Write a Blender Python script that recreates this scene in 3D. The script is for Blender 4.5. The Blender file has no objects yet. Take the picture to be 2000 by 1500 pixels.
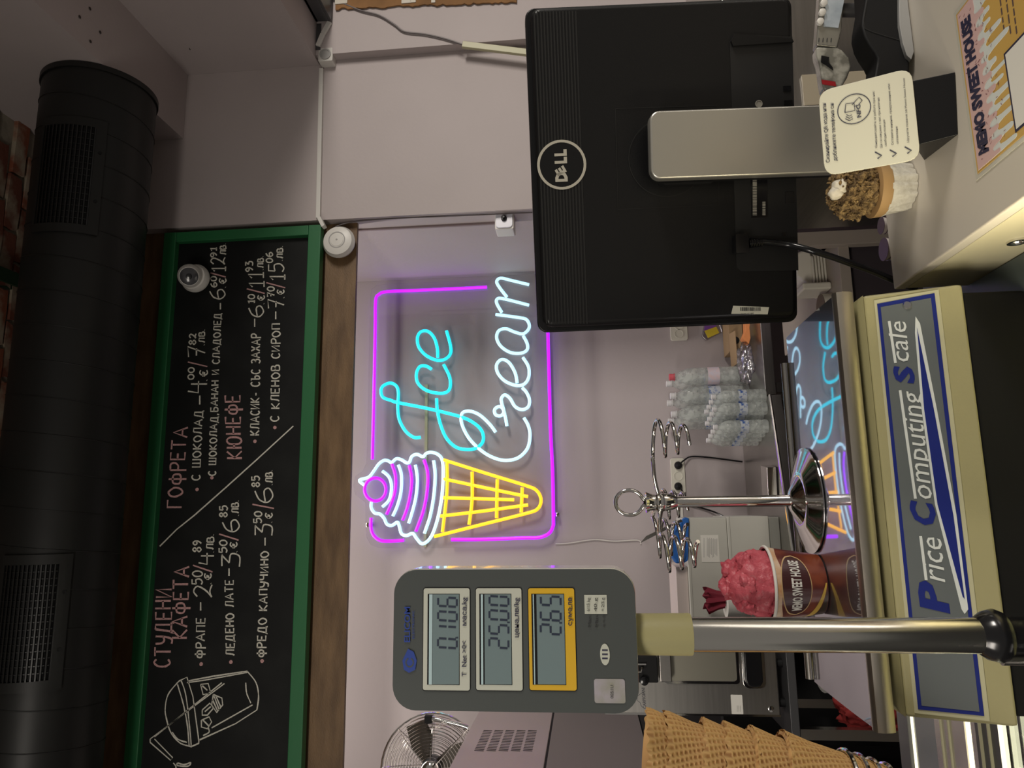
import bpy, bmesh, math, random
from mathutils import Vector as V, Matrix, noise
random.seed(4)
PI = math.pi
SC = bpy.context.scene
COL = SC.collection

# ------------------------------------------------------------ camera, world, light, exposure
EYE = V((0, 0, 1.62)); FP = 1387.0
yaw, pitch, roll = math.atan(0.178), math.atan(136/1387), 0.03
fh = V((math.sin(yaw), math.cos(yaw), 0)); R0 = V((math.cos(yaw), -math.sin(yaw), 0))
FW = fh*math.cos(pitch) + V((0, 0, 1))*math.sin(pitch)
U0 = R0.cross(FW)
RC = R0*math.cos(roll) - U0*math.sin(roll)
UC = R0*math.sin(roll) + U0*math.cos(roll)
cam = bpy.data.cameras.new('camera'); camo = bpy.data.objects.new('camera', cam); COL.objects.link(camo)
cam.sensor_width = 36; cam.lens = FP/2000*36; cam.clip_start = 0.02
M = Matrix.Identity(4)
for r in range(3):                      # the photograph is taken with the camera turned on its side
    M[r][0] = -UC[r]; M[r][1] = RC[r]; M[r][2] = -FW[r]; M[r][3] = EYE[r]
camo.matrix_world = M
SC.camera = camo
SC.view_settings.view_transform = 'Standard'; SC.view_settings.look = 'None'
SC.view_settings.exposure = 0.0; SC.view_settings.gamma = 1; SC.view_settings.use_curve_mapping = False
w = bpy.data.worlds.new('world'); SC.world = w; w.use_nodes = True
w.node_tree.nodes['Background'].inputs[0].default_value = (1.0, 0.93, 0.85, 1)
w.node_tree.nodes['Background'].inputs[1].default_value = 0.17

def area(name, loc, to, sx, sy, power, col, spread=180):
    l = bpy.data.lights.new(name, 'AREA'); l.shape = 'RECTANGLE'; l.size = sx; l.size_y = sy
    l.energy = power; l.color = col; l.spread = math.radians(spread)
    o = bpy.data.objects.new(name, l); COL.objects.link(o); o.location = loc
    o.rotation_euler = (V(to)-V(loc)).to_track_quat('-Z', 'Y').to_euler()
    return o
area('shop_lamp', (3.35, -0.9, 2.45), (0.6, 2.4, 1.2), 1.2, 0.5, 54, (1, 0.93, 0.84), 140)
area('shop_lamp', (-1.5, -0.7, 2.5), (-0.1, 1.8, 1.5), 1.2, 0.4, 17, (1, 0.92, 0.82), 140)
area('alcove_lamp', (-0.3, 2.86, 3.45), (-0.3, 3.05, 0.0), 2.6, 0.12, 21, (1, 0.94, 0.87), 165)
area('case_lamp', (-0.05, 0.45, 1.18), (-0.05, 0.45, 0.6), 0.5, 0.5, 2.2, (1, 0.87, 0.55), 170)
area('case_lamp', (0.07, 0.50, 1.192), (0.223, 0.50, 1.250), 0.02, 0.5, 1.3, (1, 0.88, 0.6), 110)

# ------------------------------------------------------------ ray helpers (photo pixel -> point on a plane of the place)
def ray(x, y): return FW + RC*((750-y)/FP) + UC*((1000-x)/FP)
def PY(x, y, Y): d = ray(x, y); return EYE + d*(Y/d.y)
def PZ(x, y, z): d = ray(x, y); return EYE + d*((z-EYE.z)/d.z)
def PX(x, y, X): d = ray(x, y); return EYE + d*(X/d.x)
class Plane:
    def __init__(s, o, n, up=None):
        s.o = V(o); s.n = V(n).normalized()
        up = V(up) if up is not None else V((0, 0, 1))
        s.ey = (up - s.n*up.dot(s.n)).normalized(); s.ex = s.ey.cross(s.n)
    def at(s, x, y, off=0.0):
        d = ray(x, y); p = s.o + s.n*off
        return EYE + d*((p-EYE).dot(s.n)/d.dot(s.n))
    def uv(s, p): q = V(p)-s.o; return (q.dot(s.ex), q.dot(s.ey))
    def p(s, a, b, off=0.0): return s.o + s.ex*a + s.ey*b + s.n*off
def YP(Y): return Plane((0, Y, 0), (0, -1, 0))

# ------------------------------------------------------------ materials
MATS = {}
def mat(name, col, rough=0.5, metal=0.0, emit=None, es=0.0, coat=0.0, bump=0.0, bscale=40.0, var=0.0, vscale=6.0,
        stretch=None, col2=None, spec=0.5, alpha=1.0, contrast=None, trans=0.0):
    if name in MATS: return MATS[name]
    m = bpy.data.materials.new(name); m.use_nodes = True; nt = m.node_tree; N = nt.nodes; L = nt.links
    b = N['Principled BSDF']; b.inputs['Base Color'].default_value = (*col, 1)
    b.inputs['Roughness'].default_value = rough; b.inputs['Metallic'].default_value = metal
    b.inputs['Coat Weight'].default_value = coat; b.inputs['Specular IOR Level'].default_value = spec
    b.inputs['Alpha'].default_value = alpha; b.inputs['Transmission Weight'].default_value = trans
    if emit: b.inputs['Emission Color'].default_value = (*emit, 1); b.inputs['Emission Strength'].default_value = es
    tc = N.new('ShaderNodeTexCoord'); mp = N.new('ShaderNodeMapping'); L.new(tc.outputs['Object'], mp.inputs[0])
    if stretch: mp.inputs['Scale'].default_value = stretch
    if col2 or var:
        n = N.new('ShaderNodeTexNoise'); n.inputs['Scale'].default_value = vscale; n.inputs['Detail'].default_value = 6
        L.new(mp.outputs[0], n.inputs['Vector'])
        r = N.new('ShaderNodeValToRGB'); c = contrast or (0.3, 0.7)
        r.color_ramp.elements[0].position = c[0]; r.color_ramp.elements[1].position = c[1]
        c2 = col2 or tuple(min(1, q*(1+var)) for q in col); c1 = col if col2 else tuple(q*(1-var) for q in col)
        r.color_ramp.elements[0].color = (*c1, 1); r.color_ramp.elements[1].color = (*c2, 1)
        L.new(n.outputs['Fac'], r.inputs[0]); L.new(r.outputs[0], b.inputs['Base Color'])
    if bump:
        n2 = N.new('ShaderNodeTexNoise'); n2.inputs['Scale'].default_value = bscale; n2.inputs['Detail'].default_value = 4
        L.new(mp.outputs[0], n2.inputs['Vector'])
        bp = N.new('ShaderNodeBump'); bp.inputs['Strength'].default_value = bump; bp.inputs['Distance'].default_value = 0.004
        L.new(n2.outputs['Fac'], bp.inputs['Height']); L.new(bp.outputs[0], b.inputs['Normal'])
    MATS[name] = m; return m
def clear(name, tint=(1, 1, 1), gloss=0.12, rough=0.03, fm=1.0):
    m = bpy.data.materials.new(name); m.use_nodes = True; nt = m.node_tree; N = nt.nodes; L = nt.links
    N.remove(N['Principled BSDF']); out = N['Material Output']
    t = N.new('ShaderNodeBsdfTransparent'); t.inputs[0].default_value = (*tint, 1)
    g = N.new('ShaderNodeBsdfGlossy'); g.inputs['Roughness'].default_value = rough
    f = N.new('ShaderNodeFresnel'); f.inputs[0].default_value = 1.45
    a = N.new('ShaderNodeMath'); a.operation = 'MULTIPLY_ADD'; a.inputs[1].default_value = fm; a.inputs[2].default_value = gloss
    L.new(f.outputs[0], a.inputs[0]); mx = N.new('ShaderNodeMixShader'); L.new(a.outputs[0], mx.inputs[0])
    L.new(t.outputs[0], mx.inputs[1]); L.new(g.outputs[0], mx.inputs[2]); L.new(mx.outputs[0], out.inputs[0])
    MATS[name] = m; return m
def glow(name, col, s):
    return mat(name, tuple(min(1, c) for c in col), 0.4, emit=col, es=s)

wallm = mat('painted_plaster', (0.44, 0.385, 0.38), 0.6, var=0.03, vscale=3, bump=0.15, bscale=60)
wallin = mat('alcove_plaster', (0.43, 0.38, 0.385), 0.55, var=0.02, vscale=2, bump=0.1, bscale=60)
woodm = mat('laminate_oak', (0.095, 0.052, 0.022), 0.5, col2=(0.21, 0.125, 0.058), vscale=5, stretch=(1.0, 6, 5), contrast=(0.3, 0.75), bump=0.3, bscale=90)
greenm = mat('green_paint', (0.018, 0.13, 0.045), 0.45, bump=0.1)
boardm = mat('chalkboard', (0.004, 0.0045, 0.0045), 0.6, col2=(0.013, 0.014, 0.013), vscale=5, contrast=(0.45, 0.8), spec=0.3)
chalkw = mat('white_chalk', (0.62, 0.60, 0.52), 0.95, var=0.2, vscale=180)
chalkp = mat('pink_chalk', (0.52, 0.30, 0.29), 0.95, var=0.2, vscale=180)
ductm = mat('black_duct_paint', (0.012, 0.012, 0.0115), 0.42, spec=0.3, bump=0.08, bscale=20)
grillm = mat('black_grille', (0.008, 0.008, 0.008), 0.35)
brickm = mat('old_red_brick', (0.23, 0.065, 0.03), 0.85, col2=(0.36, 0.30, 0.22), vscale=9, contrast=(0.46, 0.62), bump=0.9, bscale=30)
brickd = mat('dark_red_brick', (0.15, 0.045, 0.025), 0.85, col2=(0.34, 0.29, 0.21), vscale=8, contrast=(0.5, 0.66), bump=0.9, bscale=30)
mortarm = mat('lime_mortar', (0.27, 0.24, 0.19), 0.95, var=0.3, vscale=12, bump=1.0, bscale=25)
beamgr = mat('dark_green_steel', (0.01, 0.035, 0.015), 0.5)
steel = mat('brushed_steel', (0.52, 0.50, 0.47), 0.28, 1.0, var=0.08, vscale=5, stretch=(1, 1, 30))
steels = mat('satin_steel', (0.50, 0.48, 0.45), 0.24, 1.0)
mirror = mat('scratched_mirror_steel', (0.50, 0.50, 0.55), 0.03, 1.0)
_n = mirror.node_tree; _b = _n.nodes['Principled BSDF']; _g = _n.nodes.new('ShaderNodeBsdfAnisotropic'); _g.inputs['Color'].default_value = (.55, .55, .60, 1); _g.inputs['Roughness'].default_value = .30
_x = _n.nodes.new('ShaderNodeMixShader'); _x.inputs[0].default_value = .35; _n.links.new(_b.outputs[0], _x.inputs[1]); _n.links.new(_g.outputs[0], _x.inputs[2]); _n.links.new(_x.outputs[0], _n.nodes['Material Output'].inputs[0])
chrome = mat('chrome', (0.75, 0.73, 0.70), 0.08, 1.0)
darksteel = mat('dark_steel', (0.10, 0.10, 0.105), 0.4, 0.6)
blackp = mat('black_plastic', (0.0055, 0.0055, 0.006), 0.36, bump=0.06, bscale=900, spec=0.32)
blackm = mat('black_matt', (0.006, 0.006, 0.0065), 0.6, spec=0.25)
blackg = mat('black_gloss', (0.008, 0.008, 0.009), 0.18)
silverp = mat('silver_plastic', (0.50, 0.485, 0.44), 0.33, 0.75)
cream = mat('cream_plastic', (0.34, 0.31, 0.155), 0.45, bump=0.05, bscale=300)
creamd = mat('cream_plastic_pale', (0.46, 0.44, 0.28), 0.4)
whitep = mat('white_plastic', (0.66, 0.64, 0.60), 0.4)
whitel = mat('white_laminate', (0.58, 0.535, 0.455), 0.4, coat=0.1, var=0.02)
greyp = mat('grey_scale_panel', (0.105, 0.118, 0.118), 0.45)
bluep = mat('royal_blue_print', (0.005, 0.014, 0.16), 0.6, spec=.3)
whitei = mat('white_print', (0.62, 0.65, 0.62), 0.5)
headm = mat('dark_grey_display_face', (0.065, 0.072, 0.070), 0.28, coat=0.3)
headsd = mat('pearl_grey_casing', (0.62, 0.60, 0.56), 0.18, coat=0.6)
lcdm = mat('lcd_glass', (0.16, 0.215, 0.225), 0.22)
lcdf = mat('pale_bezel_print', (0.48, 0.49, 0.42), 0.5)
yellowb = mat('yellow_bezel_print', (0.62, 0.37, 0.012), 0.5)
inkm = mat('black_ink', (0.02, 0.02, 0.022), 0.6)
navy = mat('navy_ink', (0.02, 0.018, 0.05), 0.6)
segm = mat('lcd_segment', (0.012, 0.02, 0.045), 0.5)
paper = mat('white_paper', (0.72, 0.70, 0.64), 0.7)
cardm = mat('ivory_card', (0.60, 0.59, 0.48), 0.35, coat=0.15)
carton = mat('pale_grey_carton', (0.50, 0.49, 0.44), 0.75, var=0.04)
cartonb = mat('brown_cardboard', (0.33, 0.22, 0.12), 0.8)
waffle = mat('baked_waffle', (0.50, 0.27, 0.085), 0.7)
gelato = mat('raspberry_gelato', (0.42, 0.05, 0.075), 0.42, col2=(0.60, 0.12, 0.15), vscale=40, bump=0.6, bscale=150)
water = mat('clear_bottle_plastic', (0.62, 0.66, 0.63), 0.10, alpha=0.42, bump=1.0, bscale=60, col2=(0.40, 0.43, 0.42), vscale=45, contrast=(.42, .6))
acryl = clear('clear_acrylic', (0.98, 0.98, 0.985), 0.03, 0.02, 0.35)
glassm = clear('counter_glass', (0.80, 0.86, 0.84), 0.05, 0.02)
bagm = clear('thin_clear_film', (0.9, 0.88, 0.92), 0.25, 0.15)

# ------------------------------------------------------------ mesh builder
class MB:
    def __init__(s): s.v = []; s.f = []
    def add(s, vs, fs):
        k = len(s.v); s.v += [V(q) for q in vs]; s.f += [tuple(k+i for i in f) for f in fs]; return s
    def box(s, a, b):
        x0, y0, z0 = a; x1, y1, z1 = b
        x0, x1 = min(x0, x1), max(x0, x1); y0, y1 = min(y0, y1), max(y0, y1); z0, z1 = min(z0, z1), max(z0, z1)
        return s.add([(x0,y0,z0),(x1,y0,z0),(x1,y1,z0),(x0,y1,z0),(x0,y0,z1),(x1,y0,z1),(x1,y1,z1),(x0,y1,z1)],
                     [(0,3,2,1),(4,5,6,7),(0,1,5,4),(1,2,6,5),(2,3,7,6),(3,0,4,7)])
    def prism(s, pts, vec):
        pts = [V(p) for p in pts]; vec = V(vec); n = len(pts)
        nrm = V((0, 0, 0))
        for i in range(n): nrm += (pts[i]-pts[0]).cross(pts[(i+1) % n]-pts[0])
        if nrm.dot(vec) > 0: pts.reverse()
        vs = pts + [p+vec for p in pts]
        fs = [tuple(range(n)), tuple(range(2*n-1, n-1, -1))] + [(i, n+i, n+(i+1) % n, (i+1) % n) for i in range(n)]
        return s.add(vs, fs)
    def tube(s, path, r, seg=8, closed=False, caps=True):
        P = [V(p) for p in path]; n = len(P); rr = r if isinstance(r, (list, tuple)) else [r]*n
        k = len(s.v); up = None
        for i in range(n):
            a = P[(i-1) % n] if (closed or i > 0) else P[i]; b = P[(i+1) % n] if (closed or i < n-1) else P[i]
            t = (b-a).normalized()
            if up is None:
                up = V((0, 0, 1)) if abs(t.z) < 0.9 else V((1, 0, 0))
            up = (up - t*up.dot(t)).normalized(); sd = t.cross(up)
            for j in range(seg):
                an = 2*PI*j/seg; s.v.append(P[i] + (up*math.cos(an) + sd*math.sin(an))*rr[i])
        m = n if closed else n-1
        for i in range(m):
            for j in range(seg):
                a = k+i*seg+j; b = k+i*seg+(j+1) % seg; c = k+((i+1) % n)*seg+(j+1) % seg; d = k+((i+1) % n)*seg+j
                s.f.append((a, d, c, b))
        if not closed and caps:
            s.f.append(tuple(k+j for j in range(seg))); s.f.append(tuple(k+(n-1)*seg+j for j in range(seg-1, -1, -1)))
        return s
    def lathe(s, prof, o, ax=(0, 0, 1), seg=32, cap=True):
        o = V(o); ax = V(ax).normalized(); t = V((1, 0, 0)) if abs(ax.x) < 0.9 else V((0, 1, 0))
        e1 = (t - ax*t.dot(ax)).normalized(); e2 = ax.cross(e1); k = len(s.v); n = len(prof)
        for r, h in prof:
            for j in range(seg):
                a = 2*PI*j/seg; s.v.append(o + ax*h + (e1*math.cos(a) + e2*math.sin(a))*max(r, 1e-5))
        for i in range(n-1):
            for j in range(seg):
                s.f.append((k+i*seg+j, k+i*seg+(j+1) % seg, k+(i+1)*seg+(j+1) % seg, k+(i+1)*seg+j))
        if cap:
            s.f.append(tuple(k+j for j in range(seg-1, -1, -1))); s.f.append(tuple(k+(n-1)*seg+j for j in range(seg)))
        return s
    def build(s, name, m, parent=None, bevel=0.0, bseg=2, smooth=True, ang=40, kind=None, label=None):
        off = V((0, 0, 0)); q = parent
        while q is not None: off += q.location; q = q.parent
        me = bpy.data.meshes.new(name); me.from_pydata([tuple(v-off) for v in s.v], [], s.f); me.update()
        if smooth:
            bm = bmesh.new(); bm.from_mesh(me); bmesh.ops.recalc_face_normals(bm, faces=bm.faces); bm.to_mesh(me); bm.free()
        if smooth: me.shade_smooth(); me.set_sharp_from_angle(angle=math.radians(ang))
        me.materials.append(m)
        o = bpy.data.objects.new(name, me); COL.objects.link(o)
        if parent is not None: o.parent = parent
        if bevel:
            b = o.modifiers.new('bevel', 'BEVEL'); b.width = bevel; b.segments = bseg; b.limit_method = 'ANGLE'; b.angle_limit = math.radians(30)
            b.harden_normals = True
        if kind: o['kind'] = kind
        if label: o['label'] = label
        return o
def tag(o, label, cat, group=None, kind=None):
    o['label'] = label; o['category'] = cat
    if group: o['group'] = group
    if kind: o['kind'] = kind
    return o
def thing(name, label, cat, loc=(0, 0, 0), group=None):
    o = bpy.data.objects.new(name, None); COL.objects.link(o); o.location = loc; o.empty_display_size = 0.05
    return tag(o, label, cat, group)
def struct(o): o['kind'] = 'structure'; return o
def copy_tree(o, parent=None):
    c = o.copy(); COL.objects.link(c); c.parent = parent
    for ch in [q for q in o.children]: copy_tree(ch, c)
    return c
def catmull(P, k=6, closed=False):
    P = [V(p) for p in P]; n = len(P); out = []
    for i in range(n if closed else n-1):
        p0 = P[(i-1) % n] if (closed or i > 0) else P[i]; p1 = P[i]; p2 = P[(i+1) % n]; p3 = P[(i+2) % n] if (closed or i < n-2) else p2
        for j in range(k):
            t = j/k; out.append(0.5*((2*p1)+(p2-p0)*t+(2*p0-5*p1+4*p2-p3)*t*t+(3*p1-p0-3*p2+p3)*t**3))
    if not closed: out.append(P[-1])
    return out
def rrect(w, h, r, k=5):
    out = []
    for cx, cy, a0 in ((w/2-r, h/2-r, 0), (-w/2+r, h/2-r, 90), (-w/2+r, -h/2+r, 180), (w/2-r, -h/2+r, 270)):
        for i in range(k+1):
            a = math.radians(a0+90*i/k); out.append((cx+r*math.cos(a), cy+r*math.sin(a)))
    return out
def plate(mb, pl, x0, y0, x1, y1, off0, off1, rad=0.0):
    """a rectangular plate lying in plane pl between two photo corners, from offset off0 to off1 towards the viewer"""
    a = pl.uv(pl.at(x0, y0, off1)); b = pl.uv(pl.at(x1, y1, off1))
    cx, cy = (a[0]+b[0])/2, (a[1]+b[1])/2; w_, h_ = abs(a[0]-b[0]), abs(a[1]-b[1])
    pts = rrect(w_, h_, min(rad, w_/2.01, h_/2.01)) if rad else [(w_/2, h_/2), (-w_/2, h_/2), (-w_/2, -h_/2), (w_/2, -h_/2)]
    return mb.prism([pl.p(cx+p[0], cy+p[1], off0) for p in pts], pl.n*(off1-off0))
def textmesh(body, bold=0.0, res=2):
    c = bpy.data.curves.new('t', 'FONT'); c.body = body; c.resolution_u = res; c.offset = bold
    o = bpy.data.objects.new('t', c); COL.objects.link(o); bpy.context.view_layer.update()
    me = bpy.data.meshes.new_from_object(o.evaluated_get(bpy.context.evaluated_depsgraph_get()))
    vs = [v.co.copy() for v in me.vertices]; fs = [tuple(p.vertices) for p in me.polygons]
    bpy.data.objects.remove(o); bpy.data.curves.remove(c); bpy.data.meshes.remove(me)
    return vs, fs
def lettering(body, m, parent, o, ex, ey, width=None, height=None, n=None, bold=0.0, shear=0.0, name='lettering', fn=None, lift=0.0):
    """flat letters; o = baseline start, ex/ey unit vectors, fitted to width and height"""
    vs, fs = textmesh(body, bold)
    x0 = min(v.x for v in vs); x1 = max(v.x for v in vs); y1 = max(v.y for v in vs); y0 = min(v.y for v in vs)
    sx = width/(x1-x0) if width else None; sy = height/(0.69) if height else sx
    if sx is None: sx = sy
    nn = V(ex).cross(V(ey)) if n is None else V(n)
    out = []
    for v in vs:
        a, b = (v.x-x0)*sx + v.y*sy*shear, v.y*sy
        out.append(fn(a, b) if fn else V(o) + V(ex)*a + V(ey)*b + nn*lift)
    mb = MB(); mb.add(out, fs); return mb.build(name, m, parent, smooth=False)
def ptext(body, m, parent, pl, x0, y0, x1, y1, h, bold=0.0, shear=0.0, lift=0.0004, name='lettering'):
    """letters whose baseline runs from photo pixel (x0,y0) to (x1,y1), cap height h pixels"""
    a = pl.at(x0, y0); b = pl.at(x1, y1); c = pl.at(x0-h, y0)
    ex = (b-a); wd = ex.length; ex.normalize(); ey = (c-a); ey = ey - ex*ey.dot(ex); hh = ey.length; ey.normalize()
    return lettering(body, m, parent, a, ex, ey, wd, hh, pl.n, bold, shear, name, lift=lift)

# ------------------------------------------------------------ setting: room shell
YF = 2.62; YB = YF+0.045; ZF = 0.0
XS = PY(640, 429, YF).x                                   # left edge of the pier beside the alcove
q = 2.8
for _ in range(40):                                       # depth of the alcove from its back corner in the photo
    q += (PX(698, 551, XS).y-q)*0.5
YW = q
ZC = PX(85, 275, PY(300, 275, YF).x).z                    # brick ceiling height
XA = PY(300, 275, YF).x; XC = PY(500, 137, YF).x; XG = PY(800, 107, YF).x
ZB = PY(367, 150, YF).z; ZE = PY(625, 110, YF).z
ZFB = PY(688, 800, YB).z                                  # underside of the wooden fascia
XL = -2.2; XR = 2.6
f = struct(MB().box((XL, -2.0, -0.05), (XR, YW+0.1, 0)).build('floor', mat('grey_floor_tile', (0.16, 0.14, 0.13), 0.4, var=0.15), smooth=False))
bw = struct(MB().box((XL, YW, 0), (XR, YW+0.1, ZC)).build('wall_back', wallin, smooth=False))
struct(MB().box((XL-0.1, 1.2, 0), (XL, YW+0.1, ZC)).build('wall_left', wallin, smooth=False))
struct(MB().box((XS, YF, 0), (XR, YW-0.002, ZC)).build('wall_right', wallm, smooth=False))          # the pier: front face and the alcove's side
struct(MB().box((XG, YF-0.045, 0), (XR, YF-0.001, ZE)).build('wall_front', wallm, smooth=False))
struct(MB().box((XC, -0.2, ZE), (XR, YF-0.001, ZB)).build('trim_1', wallm, smooth=False))
struct(MB().box((XA, -0.2, ZB), (XR, YF-0.001, ZC)).build('trim_2', wallm, smooth=False))
fas = MB().box((XL, YB, ZFB), (XS-0.001, YB+0.018, ZC-0.01)).build('trim_3', woodm, smooth=False); struct(fas); fas['label'] = 'brown oak laminate fascia above the alcove'
# small screw holes and dirt on the bulkhead underside
for (x, y) in ((175, 17), (155, 33), (195, 63), (176, 81), (370, 95)):
    p = PZ(x, y, ZB) if x < 300 else PX(x, y, XC)
    MB().lathe([(0.006, 0), (0.004, 0.0015)], p+V((0, 0, -0.002)), (0, 0, 1), 8).build('screw_hole', mat('dark_hole', (0.05, 0.04, 0.035), 0.9), None)['kind'] = 'structure'
# brick ceiling: slab of mortar with single bricks proud of it
cl = struct(MB().box((XL, -0.2, ZC), (XR, YW+0.1, ZC+0.08)).build('ceiling', mortarm, smooth=False))
bricks = []
for v in range(5):
    mb = MB(); n = 7; L_, W_ = 0.215, 0.062
    top = [(L_*(-.5), W_*(-.5)), (L_*.5, W_*(-.5)), (L_*.5, W_*.5), (-L_*.5, W_*.5)]
    pts = []
    for i in range(4):
        a, b = V((*top[i], 0)), V((*top[(i+1) % 4], 0))
        for j in range(3): pts.append(a.lerp(b, j/3)+V((random.uniform(-.005, .005), random.uniform(-.004, .004), 0)))
    mb.prism(pts, V((0, 0, -0.02)))
    bricks.append(mb.build('brick', brickm if v % 2 else brickd, None, bevel=0))
for b in bricks: COL.objects.unlink(b)
k = 0
for r in range(14):
    y = 1.62 + r*0.074; x = -1.45 + (r % 2)*0.12
    while x < XA-0.1:
        b = bricks[random.randrange(5)].copy(); COL.objects.link(b); b.parent = cl; b.name = 'brick'
        b.location = (x, y+random.uniform(-.003, .003), ZC+0.006+random.uniform(-.005, .006)); b.rotation_euler = (random.uniform(-.03, .03), 0, random.uniform(-.02, .02))
        x += 0.232
def ibeam(x0, x1, name):
    mb = MB(); zc = ZC-0.10
    mb.box((x0, 0.4, ZC-0.012), (x1, YB-0.001, ZC)); mb.box(((x0+x1)/2-.006, 0.4, ZC-.05), ((x0+x1)/2+.006, YB-0.001, ZC-.012))
    mb.box((x0, 0.4, ZC-.062), (x1, YB-0.001, ZC-.05)); return mb.build(name, beamgr, None, bevel=0.002)
zb = ZC-.062
for (ya, yb, lab) in ((562, 535, 'dark green steel ceiling beam nearer the end of the duct'), (972, 927, 'dark green steel ceiling beam over the middle of the duct')):
    p0, p1 = PZ(40, ya, zb) if ya < 800 else PZ(15, ya, zb), PZ(40, yb, zb) if ya < 800 else PZ(15, yb, zb)
    tag(ibeam(p0.x, p1.x, 'ceiling_beam'), lab, 'beam')
# dark steel profile, brown board, plate at the upper right
p = PY(617, 43, YF-0.06); p2 = PY(650, 20, YF-0.06); t = thing('steel_profile', 'dark grey steel channel end running under the bulkhead at the upper right', 'beam', p)
mb = MB(); W = 0.14
mb.box((p.x, 1.3, p.z-0.055), (p.x+0.012, YF-0.06, p.z)); mb.box((p.x, 1.3, p.z-0.012), (p.x+W, YF-0.06, p.z)); mb.box((p.x, 1.3, p.z-0.067), (p.x+W, YF-.06, p.z-0.055))
mb.build('flange', darksteel, t, bevel=0.002)
MB().box((p.x+0.02, 1.3, p.z-0.052), (p.x+W, YF-0.08, p.z-0.015)).build('web', blackm, t)
PF = YP(YF-0.047)
mb = MB(); plate(mb, PF, 616, 97, 627, 46, 0, 0.004); tag(mb.build('wall_plate', darksteel), 'small dark grey steel plate at the top corner of the pale pier', 'plate')
t = thing('rough_board', 'brown rough wooden board with pale drips along the chipped plaster edge', 'board', PF.at(655, 8))
pts = []
random.seed(2)
edge = [PF.at(x, 17-14*(x-655)/350+random.uniform(-2.2, 2.2), 0.008) for x in range(655, 1012, 6)]
pts = edge + [PF.at(1012, -420, 0.008), PF.at(655, -420, 0.008)]
MB().prism(pts, V((0, 0.006, 0))).build('board', mat('rough_brown_board', (0.22, 0.11, 0.04), 0.85, var=0.3, bump=0.6), t, smooth=False)
for (x0, x1) in ((667, 678), (790, 803), (806, 812), (845, 850)):
    mb = MB(); plate(mb, PF, x0, -380, x1, 3+random.random()*4, 0.008, 0.012); mb.build('plaster_drip', whitel, t, bevel=0.002)
# ------------------------------------------------------------ cables, trunking, boxes, sensors on the wall
def trunk(pts, w_, d_, m, name, label, cat='cable cover', nrm=V((0, -1, 0))):
    mb = MB()
    for a, b in zip(pts[:-1], pts[1:]):
        dr = (b-a).normalized(); s = dr.cross(nrm).normalized()*w_/2
        mb.prism([a+s, b+s, b-s, a-s], nrm*d_)
    return tag(mb.build(name, m, None, bevel=0.002), label, cat)
PH = YP(YF)
trunk([PH.at(629, 136), PH.at(623, 428)], 0.018, 0.014, whitep, 'cable_trunking', 'white cable trunking running level across the pale wall beside the chalkboard')
PS = YP(YF-0.047)
trunk([PS.at(904, 90), PS.at(1034, 106), PS.at(1200, 128)], 0.026, 0.016, creamd, 'cable_trunking', 'ivory cable duct slanting down behind the top of the black monitor')
trunk([PS.at(622, 92), PS.at(632, 68), PS.at(645, 45)], 0.02, 0.012, whitep, 'cable_trunking', 'short white cable trunking slanting up beside the dark steel channel')
trunk([PH.at(627, 429), PH.at(636, 447)], 0.015, 0.03, whitep, 'cable_trunking', 'short bent white trunking piece between chalkboard corner and round sensor')
def cable(name, pts, r, m, label, cat='cable', k=6):
    return tag(MB().tube(catmull(pts, k), r, 6).build(name, m), label, cat)
cable('cable', [PS.at(x, y, 0.006) for x, y in ((640, -6), (700, 19), (740, 30), (770, 48), (790, 62), (830, 67), (870, 76), (906, 88))], 0.004, mat('grey_cable', (0.13, 0.11, 0.11), 0.5), 'thin grey cable sagging across the plaster from the dark steel channel')
cable('cable', [PH.at(x, y, 0.008) for x, y in ((662, 110), (700, 108), (760, 104), (820, 98), (880, 94), (906, 93))], 0.004, creamd, 'ivory cable between the upper wall socket box and the slanting duct')
def jbox(px, lab, pl, w_, h_, d_, kind):
    c = pl.at(*px); t = thing('junction_box', lab, 'socket box', c)
    MB().prism([c+V((a, 0, b)) for a, b in rrect(w_, h_, 0.006)], V((0, -d_, 0))).build('housing', whitep, t, bevel=0.002)
    if kind:
        MB().lathe([(0.024, -.001), (0.024, 0.004), (0.019, 0.004), (0.0175, 0.0006)], c+V((0, -d_, 0)), (0, -1, 0), 24).build('socket_face', mat('grey_socket', (0.35, 0.34, 0.33), 0.4), t)
    else:
        MB().prism([c+V((a, -d_, b)) for a, b in rrect(w_*.9, h_*.9, 0.014)], V((0, -0.006, 0))).build('cover', mat('cool_white', (0.7, 0.7, 0.78), 0.3), t, bevel=0.002)
        MB().lathe([(0.012, 0), (0.010, 0.012), (0.004, 0.018)], c+V((0, -d_-.006, 0)), (0, -1, 0), 16).build('knob', blackp, t)
    return t
jbox((643, 119), 'white surface socket box at the upper corner of the pale pier', PH, 0.062, 0.062, 0.045, 1)
PJ = YP(YF+0.12)
jbox((989, 443), 'ivory junction box with small black knob beside the black monitor', PJ, 0.085, 0.075, 0.08, 0)
trunk([PJ.at(697, 450), PJ.at(970, 437)], 0.012, 0.012, mat('brown_conduit', (0.25, 0.19, 0.19), 0.5), 'cable_conduit', 'brown conduit running from the round sensor to the ivory junction box')
cable('cable', [PY(x, y, YF+0.02) for x, y in ((655, 443), (690, 433), (760, 427), (880, 422), (1040, 415))], 0.003, mat('grey_cable', (0.1, 0.1, 0.1)), 'thin grey cable stapled along the corner of the pier above the junction box')
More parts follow.
